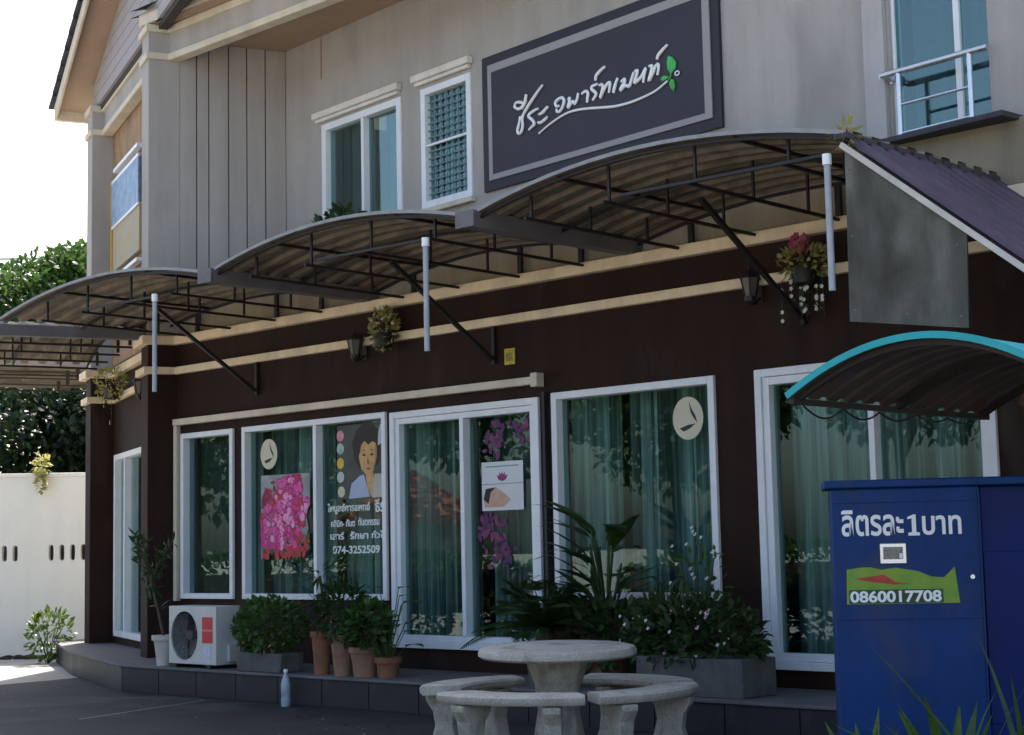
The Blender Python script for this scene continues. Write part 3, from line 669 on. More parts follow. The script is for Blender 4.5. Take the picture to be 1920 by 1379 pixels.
# ------------------------------------------------------------------ prints and notes on the shop windows
GY = .044
def disc(cx, cz, rx, rz_, y0, y1, n=28): return MB().prism([(cx + rx * math.cos(i * 2 * math.pi / n), cz + rz_ * math.sin(i * 2 * math.pi / n)) for i in range(n)], y0, y1)
def emblem(cx, cz, r, label):
    E_ = thing('round_emblem', label, 'sticker', (cx, GY, cz), 0, 'round emblem stickers on the windows')
    disc(0, 0, r, r * 1.12, -.004, 0).obj('disc', M_CREAMDISC, E_)
    MB().prism([(r * .1, r * .85), (r * .28, r * .45), (r * .5, r * .1), (r * .62, -r * .25), (r * .42, -r * .05), (r * .2, r * .3)], -.006, -.0045).obj('mark', M_DARKINK, E_)
    MB().prism([(-r * .55, -r * .5), (0, -r * .35), (r * .5, -r * .3), (r * .1, -r * .55), (-r * .3, -r * .68)], -.006, -.0045).obj('mark', M_DARKINK, E_)
emblem(-1.93, 2.31, .135, 'round cream emblem sticker above the pink flower print')
emblem(3.38, 2.30, .15, 'round cream emblem sticker on the wide single window')
# pink flowers print
rr = random.Random(5)
PF = thing('flower_print', 'large print of pink orchid flowers on the shop window', 'poster', (-1.67, GY, 1.26))
MB().prism([(-.40, .0), (-.36, .02), (-.28, .06), (.10, .14), (.30, .16), (.36, .30), (.33, .42), (.385, .55), (.385, .835), (-.39, .84)], -.003, 0).obj('sheet', mat('print_backdrop', (.10, .13, .09), .6, col2=(.42, .46, .50), scale=2.2), PF)
def petals(cols, centers, n, parent, y0=-.0035):
    for ci, c in enumerate(cols):
        mb = MB()
        for k in range(n):
            cx, cz, sp = rr.choice(centers); a = rr.uniform(0, 6.28); d = abs(rr.gauss(0, sp * .6)); x = cx + d * math.cos(a); z = cz + d * math.sin(a)
            if not (-.385 < x < .37 and .02 < z < .82): continue
            b = rr.uniform(0, 6.28); L = rr.uniform(.045, .095); W_ = L * rr.uniform(.35, .6); y = y0 - .0004 * ci - .00001 * k
            ca, sa = math.cos(b), math.sin(b); P = []
            for t, wv in ((0, .1), (.35, .9), (.7, 1), (1, .25), (.7, -1), (.35, -.9)):
                px_, pz = L * (t - .5), W_ * .5 * wv
                P.append((min(.383, max(-.398, x + px_ * ca - pz * sa)), y, min(.838, max(.002, z + px_ * sa + pz * ca))))
            mb.add(P, [tuple(range(6))])
        tag(mb.obj('petal_print', c, parent, fix=False), kind='stuff')
pk = [mat('print_pink%d' % i, c, .55, var=.2, scale=20) for i, c in enumerate([(.22, .01, .08), (.60, .03, .22), (.72, .08, .34), (.55, .02, .04), (.82, .28, .52)])]
def blossom_print(parent):
    cen = []
    while len(cen) < 120:
        x, z = rr.uniform(-.38, .37), rr.uniform(.04, .82)
        if ((x + .07) / .33) ** 2 + ((z - .31) / .27) ** 2 < 1 or ((x - .13) / .26) ** 2 + ((z - .62) / .20) ** 2 < 1: cen.append((x, z))
    layers = {0: MB(), 1: MB(), 2: MB(), 3: MB(), 4: MB()}
    for q, (cx, cz) in enumerate(cen):
        n = rr.randint(4, 6); a0 = rr.uniform(0, 6.28); rad = rr.uniform(.045, .09); c = rr.choice([1, 1, 2, 2, 4, 3])
        for k in range(n):
            pl_ = rr.uniform(.55, 1.3); pa = rr.uniform(-.35, .35); cc = c if rr.random() < .75 else rr.choice([1, 2, 4])
            for sc, col, dy in ((1.1, 0, 0), (1.0, cc, .0002)):
                a = a0 + k * 2 * math.pi / n + pa; y = -.0035 - q * .00003 - dy * .1; L = rad * sc * pl_; W_ = L * .42 * sc; ca, sa = math.cos(a), math.sin(a)
                layers[col].add([(min(.383, max(-.398, cx + L * t * ca - W_ * wv * sa)), y - k * .000002, min(.838, max(.002, cz + L * t * sa + W_ * wv * ca))) for t, wv in ((.08, 0), (.4, .8), (.75, .9), (1, 0), (.75, -.9), (.4, -.8))], [tuple(range(6))])
    for k, mb in layers.items(): tag(mb.obj('petal_print', pk[k], parent, fix=False), kind='stuff')
blossom_print(PF)
petals([mat('print_leaf', (.03, .10, .02), .6, var=.3), pk[3]], [(.15, .05, .2), (.32, .14, .14), (.0, .04, .16), (-.3, .02, .1)], 80, PF, -.006)
petals([pk[3], pk[0]], [(-.33, .56, .08), (-.27, .66, .08)], 26, PF, -.0075)
# printed portrait with flowers and lettering
PP = thing('portrait_print', 'window print of a dark haired person in pale jacket with flowers', 'poster', (-.6, GY, 1.80))
M_HAIR = mat('print_hair', (.022, .016, .016), .6, var=.2); M_SKIN = mat('print_skin', (.58, .34, .14), .6, var=.22, scale=14)
MB().box(-.27, .43, -.002, 0, .02, .72).obj('sheet', mat('print_dark', (.035, .045, .045), .6, col2=(.10, .10, .09), scale=4), PP)
def poly(pts, y, m, nm='print_shape'): MB().prism(pts, y - .0006, y).obj(nm, m, PP)
poly([(-.02, .40), (-.05, .55), (.02, .66), (.12, .72), (.25, .71), (.36, .62), (.38, .5), (.35, .36), (.28, .30), (.05, .30)], -.003, M_HAIR, 'hair')
poly([(.07, .50), (.05, .40), (.08, .30), (.15, .235), (.20, .225), (.26, .27), (.30, .38), (.31, .48), (.27, .555), (.2, .53), (.13, .56)], -.004, M_SKIN, 'face')
poly([(.14, .26), (.25, .26), (.27, .14), (.22, .03), (.17, .1)], -.0035, M_SKIN, 'neck')
poly([(.285, .54), (.31, .48), (.30, .38), (.26, .27), (.22, .235), (.265, .33), (.28, .44)], -.0046, mat('print_skin_dim', (.42, .22, .09), .6, var=.2, scale=14), 'face_shade')
poly([(.04, .47), (.05, .56), (.12, .60), (.2, .575), (.28, .60), (.325, .55), (.32, .48), (.29, .53), (.24, .545), (.19, .515), (.13, .555), (.085, .52), (.065, .44)], -.0050, M_HAIR, 'fringe')
for x in (.125, .235): poly([(x - .03, .42), (x, .437), (x + .03, .42), (x, .412)], -.0056, M_HAIR, 'eye')
for x in (.125, .235): poly([(x - .038, .457), (x, .475), (x + .038, .46), (x, .467)], -.0056, M_HAIR, 'brow')
poly([(.175, .40), (.165, .345), (.19, .335), (.205, .35)], -.005, mat('print_skin_shade', (.27, .12, .05), .6, var=.1), 'nose')
poly([(.145, .295), (.185, .305), (.23, .297), (.19, .277)], -.005, mat('print_lip', (.35, .08, .06), .6, var=.1), 'mouth')
poly([(-.10, .02), (-.06, .16), (.06, .23), (.12, .24), (.20, .03)], -.0045, mat('print_jacket', (.40, .46, .62), .6, var=.15), 'jacket')
poly([(.23, .02), (.27, .24), (.36, .24), (.42, .18), (.42, .02)], -.0045, mat('print_collar', (.46, .44, .40), .6, var=.15), 'jacket')
poly([(.32, .50), (.37, .52), (.40, .66), (.36, .70), (.33, .62)], -.005, mat('print_pale', (.50, .55, .62), .6, var=.2), 'print_patch')
for (x, z, c1, c2) in ((-.22, .62, (.66, .42, .45), (.55, .12, .2)), (-.22, .50, (.55, .62, .56), (.1, .35, .25)), (-.22, .36, (.62, .40, .02), (.7, .55, .1)), (-.22, .23, (.52, .58, .58), (.4, .5, .45)), (-.21, .09, (.48, .56, .30), (.6, .6, .5))):
    fm = mat('print_flower%d' % int(z * 100), c1, .6, col2=c2, scale=18)
    pts = []
    for i in range(20): r_ = .055 * (1 + .28 * math.cos(i * math.pi / 2)) if i % 2 else .05; pts.append((x + r_ * math.cos(i * .314), z + r_ * math.sin(i * .314)))
    poly(pts, -.004, fm, 'flower')
M_VINYL = mat('vinyl_lettering', (.74, .80, .78), .6, var=.1)
VL = thing('window_lettering', 'four lines of white Thai vinyl lettering below the portrait', 'lettering', (-.6, GY, 1.25))
for t_, x0, x1, z0, z1 in (('ไพบูลย์การแพทย์', -.42, .20, .43, .535), ('ธีระ', .27, .45, .435, .56), ('คลินิก- ทันต', -.37, -.02, .31, .38), ('ทันตกรรม', .03, .33, .315, .39), ('เสาร์', -.38, -.18, .19, .26), ('รักษา', -.09, .17, .19, .265), ('ทั่วไป', .22, .44, .195, .265), ('074-3252509', -.345, .33, .055, .13)):
    fit_text('lettering', t_, x0, x1, z0, z1, -.002, M_VINYL, VL, bold=.022)
# notice on the sliding door
NP = thing('door_notice', 'white notice with purple lotus mark taped to the sliding door', 'poster', (1.33, .05, 1.65))
MB().box(-.25, .25, -.003, 0, 0, .42).obj('sheet', M_PAPER, NP)
MB().box(-.25, .25, -.0035, -.0031, .225, .232).obj('print_rule', M_SIGNGREY, NP)
MB().box(-.2, .2, -.0036, -.0031, .375, .385).obj('print_rule', mat('print_green', (.15, .3, .25), .6), NP)
lot = mat('print_purple', (.30, .03, .17), .6, var=.2, scale=30)
for a in (-50, -25, 0, 25, 50):
    c, s_ = math.cos(R(90 + a)), math.sin(R(90 + a)); MB().prism([(0, .25), (.045 * c - .018 * s_, .25 + .045 * s_ + .018 * c), (.085 * c, .25 + .085 * s_), (.045 * c + .018 * s_, .25 + .045 * s_ - .018 * c)], -.0045 - abs(a) * .00001, -.0031).obj('lotus_petal', lot, NP)
MB().prism([(-.22, .03), (.02, .03), (.10, .09), (.02, .15), (-.08, .2), (-.2, .19), (-.23, .1)], -.0042, -.0031).obj('print_face', mat('print_skin2', (.55, .30, .20), .6, col2=(.62, .42, .32), scale=12), NP)
MB().prism([(-.23, .1), (-.2, .19), (-.08, .2), (-.14, .16), (-.17, .06)], -.0050, -.0043).obj('print_hair', M_HAIR, NP)
# purple blossom decals on the right leaf of the sliding door
DC = thing('blossom_decal', 'dark purple blossom decals on the right leaf of the sliding door', 'sticker', (1.35, .056, 1.1))
dm = [mat('decal_purple%d' % i, c, .5, var=.3, scale=20) for i, c in enumerate([(.13, .02, .10), (.20, .035, .12), (.07, .015, .09)])]
for i, c in enumerate(dm):
    mb = MB()
    for k in range(34):
        cx, cz, sp = rr.choice([(-.1, 1.18, .16), (.15, 1.22, .14), (-.15, .32, .15), (-.05, .15, .14), (-.2, .45, .1)]); a = rr.uniform(0, 6.28)
        x = max(-.36, min(.36, cx + rr.gauss(0, sp * .6))); z = cz + rr.gauss(0, sp * .45); L = rr.uniform(.05, .11)
        mb.add([(x + L * .5 * t * math.cos(a) - s_ * math.sin(a) * L * .25, -.001 * i - .00002 * k, z + L * .5 * t * math.sin(a) + s_ * math.cos(a) * L * .25) for t, s_ in ((-1, 0), (-.3, .9), (.5, .9), (1, 0), (.5, -.9), (-.3, -.9))], [tuple(range(6))])
    tag(mb.obj('petal_print', c, DC, fix=False), kind='stuff')
yn = thing('yellow_note', 'small square yellow plate on the brown wall below the awnings', 'plate', (1.505, 0, 2.96))
MB().box(-.062, .062, -.012, -.001, -.07, .07).obj('plate', M_YELLOW, yn, bevel=.003)
MB().box(-.04, .04, -.014, -.0122, -.04, .03).obj('print', mat('note_print', (.25, .22, .05), .6, var=.5, scale=40), yn)

# ------------------------------------------------------------------ foliage helpers
def rvec(r): 
    while True:
        v = Vector((r.uniform(-1, 1), r.uniform(-1, 1), r.uniform(-1, 1)))
        if .05 < v.length < 1: return v
def bush_mesh(c, rad, n, L, W, seed, lump=.35, shell=.45, up=.3, seg=2):
    r = random.Random(seed); mb = MB(); c = Vector(c)
    lumps = [(rvec(r).normalized(), r.uniform(-.3, .45)) for _ in range(9)]
    for _ in range(n):
        v = rvec(r); k = v.length; d = v.normalized(); q = shell + (1 - shell) * k ** .6
        q *= 1 + lump * max([a * max(0, d.dot(u)) ** 4 for u, a in lumps], key=abs)
        p = c + Vector((d.x * rad[0], d.y * rad[1], d.z * rad[2])) * q
        dr = (d + rvec(r) * .9 + Vector((0, 0, up))).normalized()
        l = L * r.uniform(.6, 1.3)
        mb.leaf(p - dr * l * .4, dr, rvec(r) + Vector((0, 0, .8)), l, W * r.uniform(.7, 1.3), r.uniform(0, .3), seg)
    return mb
def petals3d(c, rad, n, sz, seed, bottom=False):
    r = random.Random(seed); mb = MB()
    for _ in range(n):
        d = rvec(r).normalized(); p = Vector(c) + Vector((d.x * rad[0], d.y * rad[1], d.z * rad[2])) * r.uniform(.8, 1.05)
        for k in range(5):
            a = k * 1.257 + r.random(); dd = Vector((math.cos(a), math.sin(a) * .6 - .4, math.sin(a)))
            mb.leaf(p, dd, Vector((0, -1, .3)), sz, sz * .7, .1, 1)
    return mb
def pot(parent, r0, r1, h, m, rim=.02, n=22):
    p = MB().lathe([(r0, 0), (r0 + (r1 - r0) * .5, h * .5), (r1, h - .05), (r1 + rim, h - .048), (r1 + rim, h), (r1 - .015, h), (r1 - .025, h - .03)], n).obj('pot', m, parent, smooth=True)
    MB().lathe([(r1 - .022, h - .06), (r1 - .022, h - .028), (.001, h - .02)], 16).obj('soil', M_SOIL, p)
    return p

# ---- leaning plant in white pot
t_ = thing('leaning_plant', 'thin leaning plant in white pot behind the air conditioner unit', 'plant', (-2.42, -.86, .27))
pot(t_, .07, .10, .29, M_WHITEPOT)
tr = [(0, 0, .25), (-.08, -.01, .5), (-.2, -.02, .8), (-.33, -.03, 1.05), (-.44, -.03, 1.25)]
MB().tube(tr, [.016, .014, .012, .01, .007], 7).obj('stem', M_BARK, t_, smooth=True)
MB().tube([(-.2, -.02, .8), (-.1, .02, 1.0), (.08, .05, 1.2)], [.01, .007, .005], 6).obj('branch', M_BARK, t_, smooth=True)
r = random.Random(2); f_ = MB()
for i in range(150):
    k = r.random() ** .6; b = Vector(tr[1]).lerp(Vector(tr[-1]), k) if r.random() < .7 else Vector((-.2, -.02, .8)).lerp(Vector((.08, .05, 1.22)), r.random())
    d = (rvec(r) + Vector((0, 0, .3))).normalized(); f_.leaf(b + rvec(r) * .05, d, rvec(r), r.uniform(.07, .15), .028, .25)
f_.obj('foliage', L_DARK, t_, fix=False)
# ---- air conditioner
A = thing('air_conditioner', 'white outdoor air conditioner unit with red sticker on the porch', 'air conditioner', (-2.20, -.955, .27))
holes = [[(.255 + .207 * math.cos(i * math.pi / 16), .30 + .225 * math.sin(i * math.pi / 16)) for i in range(32)]]
cs = MB(); cs.plate(rect(0, .76, .035, .575), holes, 0, .02)
cs.box(0, .02, .021, .28, .035, .575); cs.box(.74, .76, .021, .28, .035, .575); cs.box(.021, .739, .021, .28, .555, .575); cs.box(.021, .739, .021, .28, .035, .055); cs.box(.021, .739, .26, .28, .056, .554)
cs.obj('casing', M_ACWHITE, A, bevel=.006)
gr = MB()
for k in range(9):
    rad = .02 + k * .0235; gr.tube([(.255 + rad * math.cos(a * .2618), -.004, .30 + rad * 1.08 * math.sin(a * .2618)) for a in range(25)], .0022, 5, cap=False)
for k in range(12): a = k * .5236; gr.tube([(.255, -.003, .3), (.255 + .21 * math.cos(a), -.003, .3 + .227 * math.sin(a))], .0025, 5)
gr.obj('grille', M_ACDARK, A)
fn = MB()
for k in range(3):
    a0 = k * 2.094 + .9; P = []
    for t, rad in ((-.42, .05), (-.5, .19), (0, .2), (.45, .17), (.4, .05)): P.append((.255 + rad * math.cos(a0 + t), .09 + t * .05, .3 + rad * math.sin(a0 + t)))
    fn.add(P, [tuple(range(5))])
fn.lathe([(.045, 0), (.045, .05)], 16, Matrix.Translation((.255, .11, .3)) @ Matrix.Rotation(R(90), 4, 'X'))
fn.obj('fan', M_ACFAN, A, fix=False)
MB().box(.03, .73, .2, .21, .06, .55).obj('fin_coil', M_ACDARK, A)
MB().box(.545, .705, -.004, -.0005, .36, .475).obj('sticker', M_RED, A); MB().box(.545, .705, -.004, -.0005, .235, .345).obj('sticker', M_RED, A)
MB().box(.545, .705, -.004, -.0005, .347, .358).obj('sticker', M_PINKISH, A)
MB().box(.57, .68, -.0042, -.0005, .10, .2).obj('energy_label', mat('pale_blue_label', (.50, .56, .66), .5, var=.2, scale=25), A)
vs_ = MB().box(.761, .80, .12, .25, .06, .22).obj('valve_cover', M_ACWHITE, A, bevel=.008)
for x in (.08, .62): MB().box(x, x + .06, -.01, .3, .0, .034).obj('foot', M_BLACK, A)
# ---- grey trough with bush
t_ = thing('trough_planter', 'grey concrete trough with dense bush beside the air conditioner', 'plant', (-.76, -.86, .27))
tp = MB(); tp.prism([(-.31, 0), (.31, 0), (.34, .17), (-.34, .17)], -.13, .13); tp.obj('trough', M_CONC, t_, bevel=.012)
bush_mesh((0, 0, .40), (.44, .24, .26), 900, .075, .042, 21).obj('foliage', L_MID, t_, fix=False)
MB().tube([(.02, -.1, .15), (.02, -.08, .35)], .008, 6).obj('stem', M_STEM, t_)
petals3d((0, -.1, .28), (.36, .1, .1), 7, .018, 4).obj('flower', mat('orange_petal', (.5, .2, .06), .7, var=.2), t_, fix=False)
# ---- four terracotta pots
t_ = thing('potted_dracaena', 'tall slender dracaena in tall terracotta pot, leftmost of four', 'plant', (-.02, -.86, .27), 0, 'terracotta pots in front of the window')
pot(t_, .065, .088, .37, M_TERRA, .012)
MB().tube([(0, 0, .33), (.02, .01, .6), (-.02, 0, .85)], .013, 7).obj('stem', M_BARK, t_, smooth=True)
r = random.Random(9)
for k, (zz, nn, LL) in enumerate(((.85, 22, .34), (.62, 16, .30), (.42, 12, .26))):
    for i in range(nn):
        a = r.uniform(0, 6.28); e_ = r.uniform(-.1, 1.1); mb = MB().leaf((-.02 + .03 * math.cos(a), .03 * math.sin(a), zz + r.uniform(-.05, .05)), (math.cos(a) * math.cos(e_), math.sin(a) * math.cos(e_), math.sin(e_)), (0, 0, 1), LL * r.uniform(.8, 1.2), .032, .35, 3); mb.obj('leaf', L_DARK, t_, fix=False)
t_ = thing('potted_shrub', 'bushy green plant in tall mossy terracotta pot, second of four', 'plant', (.26, -.86, .27), 0, 'terracotta pots in front of the window')
pot(t_, .072, .105, .36, M_TERRA2, .012); bush_mesh((.0, 0, .56), (.24, .2, .26), 420, .10, .035, 22).obj('foliage', L_DARK, t_, fix=False)
t_ = thing('potted_shrub', 'leafy plant in wide terracotta pot, third of four', 'plant', (.53, -.84, .27), 0, 'terracotta pots in front of the window')
pot(t_, .095, .125, .25, M_TERRA2, .014); bush_mesh((.02, 0, .42), (.22, .18, .22), 360, .10, .045, 23).obj('foliage', L_MID, t_, fix=False)
t_ = thing('potted_broadleaf', 'broad leaved plant in small terracotta pot, rightmost of four', 'plant', (.78, -.80, .27), 0, 'terracotta pots in front of the window')
pot(t_, .085, .105, .17, M_TERRA, .014)
r = random.Random(12)
for i in range(26):
    a = r.uniform(0, 6.28); h = r.uniform(.1, .62); rad = .05 + .16 * (1 - h / .8) + r.uniform(0, .05); p = Vector((rad * math.cos(a), rad * math.sin(a), .14 + h))
    mb = MB(); mb.tube([(0, 0, .12), (p.x * .5, p.y * .5, .1 + h * .6), p], .004, 5); mb.leaf(p, (math.cos(a), math.sin(a), .25), (0, 0, 1), r.uniform(.13, .2), r.uniform(.10, .15), .25, 3); mb.obj('leaf', L_MID if i % 3 else L_BRIGHT, t_, fix=False)
# ---- bottle
t_ = thing('plastic_bottle', 'cloudy plastic bottle standing on the ground before the porch', 'bottle', (-.24, -1.085, 0))
MB().lathe([(.036, 0), (.042, .012), (.042, .07), (.037, .09), (.042, .11), (.042, .19), (.032, .24), (.015, .275), (.015, .295)], 16).obj('body', M_BOTTLE, t_, smooth=True)
MB().lathe([(.018, .296), (.018, .322)], 12).obj('cap', M_LETTER, t_, smooth=True)

# ------------------------------------------------------------------ stone table and four curved benches
t_ = thing('stone_table', 'round pale cast stone table standing in front of the porch', 'table', (4.139, -2.332, 0))
t_.rotation_euler = (R(1.2), R(1.0), 0)
MB().lathe([(.44, .632), (.485, .636), (.503, .650), (.503, .672), (.49, .692), (.46, .70), (.3, .703)], 56).obj('table_top', M_STONE, t_, smooth=True)
MB().lathe([(.26, 0), (.26, .05), (.235, .07), (.165, .13), (.135, .30), (.15, .46), (.20, .60), (.215, .631)], 8).obj('pedestal', M_STONE, t_, bevel=.012)
leg_prof = [(-.13, 0), (.13, 0), (.135, .05), (.085, .11), (.06, .2), (.075, .29), (.12, .355), (.125, .395), (-.125, .395), (-.12, .355), (-.075, .29), (-.06, .2), (-.085, .11), (-.135, .05)]
lab = {-71: 'curved stone bench at the front left of the round table', 188: 'curved stone bench at the far left of the round table', 84: 'curved stone bench behind the round table on its right', 3: 'curved stone bench at the front right of the round table'}
for ang, lb in lab.items():
    b = thing('stone_bench', lb, 'bench', (4.139, -2.332, 0), R(ang), 'curved stone benches around the table')
    half = R(34); n = 18; prof = [(.62, .405), (.605, .42), (.605, .445), (.62, .46), (.875, .463), (.89, .447), (.89, .42), (.875, .402)]
    V = []; Fc = []; k = len(prof)
    for i in range(n + 1):
        a = -half + 2 * half * i / n; sh = .0 if 0 < i < n else .012
        for (rr_, z) in prof: V.append(((rr_ + (sh if rr_ < .7 else -sh)) * math.cos(a), (rr_ + (sh if rr_ < .7 else -sh)) * math.sin(a), z))
    for i in range(n):
        for j in range(k): Fc.append((i * k + j, i * k + (j + 1) % k, (i + 1) * k + (j + 1) % k, (i + 1) * k + j))
    Fc += [tuple(range(k)), tuple(n * k + j for j in reversed(range(k)))]
    MB().add(V, Fc).obj('seat', M_STONE, b, smooth=True)
    for sgn in (-1, 1):
        a = sgn * R(21); M_ = Matrix.Rotation(a, 4, 'Z') @ Matrix.Translation((.75, 0, 0))
        MB().prism(leg_prof, -.055, .055, M_).obj('leg', M_STONE, b, bevel=.015)

# ------------------------------------------------------------------ right planter group
t_ = thing('flower_planter', 'concrete planter box full of dark bushes with small white flowers', 'plant', (4.06, -.72, .27))
MB().plate(rect(-.47, .47, 0, .265), [], -.2, .2).obj('trough', M_CONC, t_, bevel=.012)
bush_mesh((-.08, .0, .40), (.60, .27, .26), 900, .095, .040, 31, lump=.6, shell=.25).obj('foliage', L_DARK, t_, fix=False)
bush_mesh((-.35, .05, .55), (.28, .2, .25), 170, .12, .035, 32, shell=.1).obj('foliage', L_DARK, t_, fix=False)
petals3d((-.25, -.05, .42), (.5, .27, .22), 34, .017, 33).obj('flower', FL_WHITE, t_, fix=False)['kind'] = 'stuff'
petals3d((.1, -.05, .42), (.5, .26, .22), 9, .02, 35).obj('flower', mat('pink_small', (.6, .36, .42), .7, var=.1), t_, fix=False)
t_ = thing('sago_palm', 'dark sago palm with arching fronds behind the stone table', 'plant', (2.60, -.80, .27))
pot(t_, .13, .17, .34, M_CONC)
MB().lathe([(.08, .24), (.09, .34), (.06, .42), (.02, .45)], 10).obj('trunk', M_BARK, t_)
r = random.Random(41)
for i in range(34):
    a = i * 2.399 + r.uniform(-.2, .2); e_ = r.uniform(.25, 1.25); L = r.uniform(.62, .85); mb = MB(); pts = []
    for k in range(11):
        s_ = k / 10; hx = L * s_ * math.cos(e_) * (1 - .1 * s_); zz = .43 + L * (math.sin(e_) * s_ - .42 * s_ * s_); pts.append(Vector((hx * math.cos(a), hx * math.sin(a), zz)))
    mb.tube(pts, [.007 - .0005 * k for k in range(11)], 5)
    for k in range(1, 40):
        s_ = k / 40; i0 = min(9, int(s_ * 10)); p = pts[i0].lerp(pts[i0 + 1], s_ * 10 - i0); d = (pts[i0 + 1] - pts[i0]).normalized(); sd_ = d.cross(Vector((0, 0, 1))).normalized()
        for sg in (-1, 1): mb.leaf(p, sd_ * sg + d * .5 + Vector((0, 0, -.15)), (0, 0, 1), -0 + .17 * math.sin(math.pi * min(1, s_ * .85 + .12)), .016, .1, 1)
    mb.obj('frond', L_DARK, t_, fix=False)
t_ = thing('broadleaf_plant', 'tall plant with long broad leaves in front of the wide window', 'plant', (2.98, -.52, .27))
pot(t_, .12, .16, .27, M_TERRA)
r = random.Random(43)
for i in range(34):
    a = r.uniform(0, 6.28) if i > 11 else r.uniform(2.6, 4.4); h = r.uniform(.35, .95); mb = MB(); p = Vector((.12 * math.cos(a), .12 * math.sin(a), .25 + h))
    mb.tube([(0, 0, .22), (.04 * math.cos(a), .04 * math.sin(a), .2 + h * .6), p], .008, 5); e_ = r.uniform(.1, .9)
    mb.leaf(p, (math.cos(a) * math.cos(e_), math.sin(a) * math.cos(e_), math.sin(e_)), (0, 0, 1), r.uniform(.36, .58), r.uniform(.11, .18), .3, 3); mb.obj('leaf', L_DARK if i % 4 else L_MID, t_, fix=False)
bush_mesh((.0, -.1, .42), (.75, .22, .30), 620, .10, .05, 44, lump=.6, shell=.2).obj('foliage', L_DARK, t_, fix=False)
t_ = thing('flowering_shrub', 'loose shrub with pale blossoms before the right side of the wide window', 'plant', (3.75, -.38, .27))
pot(t_, .1, .14, .22, M_TERRA2)
for k in range(6):
    a = k * 1.05; MB().tube([(0, 0, .2), (.06 * math.cos(a), .06 * math.sin(a), .5), (.16 * math.cos(a), .12 * math.sin(a), .95)], .006, 5).obj('stem', M_STEM, t_)
bush_mesh((.02, 0, .70), (.22, .16, .40), 130, .07, .03, 46, shell=.1).obj('foliage', L_MID, t_, fix=False)
petals3d((0, -.05, .85), (.22, .15, .32), 22, .018, 47).obj('flower', FL_WHITE, t_, fix=False)['kind'] = 'stuff'

# ------------------------------------------------------------------ water vending machine
az_ = R(36)
Wm = thing('water_vending_machine', 'blue water vending machine with white Thai price lettering', 'vending machine', (6.39, -2.57, 0), az_)
MB().box(0, .775, 0, .40, .0, 1.60).obj('cabinet', M_BLUE, Wm, bevel=.01)
MB().box(-.035, 1.36, -.03, .43, 1.601, 1.645).obj('lid', M_BLUE, Wm, bevel=.008)
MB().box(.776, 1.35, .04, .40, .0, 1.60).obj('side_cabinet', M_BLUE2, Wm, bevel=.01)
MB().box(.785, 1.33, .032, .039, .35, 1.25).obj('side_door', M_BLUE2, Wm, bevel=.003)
MB().box(.765, .774, -.008, -.001, .05, 1.58).obj('door_edge', M_BLUE, Wm)
for t_, x0, x1, z0, z1 in (('ลิตรละ', .05, .375, 1.345, 1.485), ('บาท', .472, .675, 1.345, 1.447)):
    fit_text('lettering', t_, x0, x1, z0, z1, -.003, M_LETTER, Wm, bold=.022)
MB().prism([(x_ - .020, z_) for x_, z_ in [(.418, 1.343), (.478, 1.343), (.478, 1.358), (.460, 1.362), (.460, 1.455), (.447, 1.455), (.416, 1.442), (.416, 1.430), (.438, 1.434), (.438, 1.362), (.418, 1.358)]], -.006, -.001).obj('lettering', M_LETTER, Wm)
cp = MB().box(.245, .382, -.012, -.001, 1.195, 1.305).obj('coin_plate', M_STEEL, Wm, bevel=.004)
MB().box(.262, .365, -.014, -.0125, 1.22, 1.285).obj('coin_plate_print', mat('plate_print', (.25, .22, .19), .5, var=.5, scale=60), cp)
MB().box(.345, .362, -.016, -.0142, 1.225, 1.25).obj('coin_slot', M_LETTER, cp)
wav = [(x_ * .955, z_) for x_, z_ in [(.065, .985), (.68, .985), (.66, 1.175), (.60, 1.12), (.53, 1.125), (.46, 1.155), (.40, 1.165), (.34, 1.175), (.31, 1.172), (.26, 1.165), (.2, 1.18), (.14, 1.178), (.07, 1.168)]]
MB().prism(wav, -.003, -.001).obj('hill_sticker', M_STGREEN, Wm)
MB().prism([(.10, 1.12), (.2, 1.10), (.32, 1.085), (.40, 1.09), (.32, 1.10), (.26, 1.14), (.19, 1.13)], -.0045, -.0031).obj('sticker_swoosh', M_STRED, Wm)
fit_text('phone_number', '0860017708', .08, .555, .992, 1.055, -.006, M_LETTER, Wm, bold=.03)
MB().box(.075, .565, -.005, -.0035, .988, 1.06).obj('number_band', mat('number_backing', (.035, .07, .03), .6, var=.3, scale=30), Wm)  # dark green band behind the phone digits
for z in (.90, 1.52): MB().box(.012, .762, -.0025, -.0005, z, z + .004).obj('panel_seam', M_BLUE2, Wm)
MB().lathe([(.014, 0), (.012, .008)], 12, Matrix.Translation((.72, -.001, 1.12)) @ Matrix.Rotation(R(90), 4, 'X')).obj('lock', M_STEEL, Wm)

# teal awning above the machine
Tw = thing('teal_awning', 'small arched teal sheet awning above the blue vending machine', 'awning', (7.315, -3.2, 2.05))
def tz(x): return .225 * (1 - (x / .73) ** 2) if x < 0 else .225 * (1 - (x / .70) ** 2)
def tsheet(dz, m, nm):
    V = []; Fc = []; yy = []; y = 0
    while y < 2.0: yy += [(y, 0), (y + .09, 0), (y + .105, .016), (y + .155, .016)]; y += .17
    xs_ = [-.73 + 1.55 * i / 24 for i in range(25)]
    for x in xs_:
        for (yv, h) in yy: V.append((x, yv, tz(x) + h + dz))
    ny = len(yy)
    for i in range(24):
        for j in range(ny - 1): Fc.append((i * ny + j, (i + 1) * ny + j, (i + 1) * ny + j + 1, i * ny + j + 1))
    MB().add(V, Fc).obj(nm, m, Tw, fix=False)
tsheet(.0, M_TEALDARK, 'sheet_underside'); tsheet(.006, M_TEAL, 'roof_sheet')
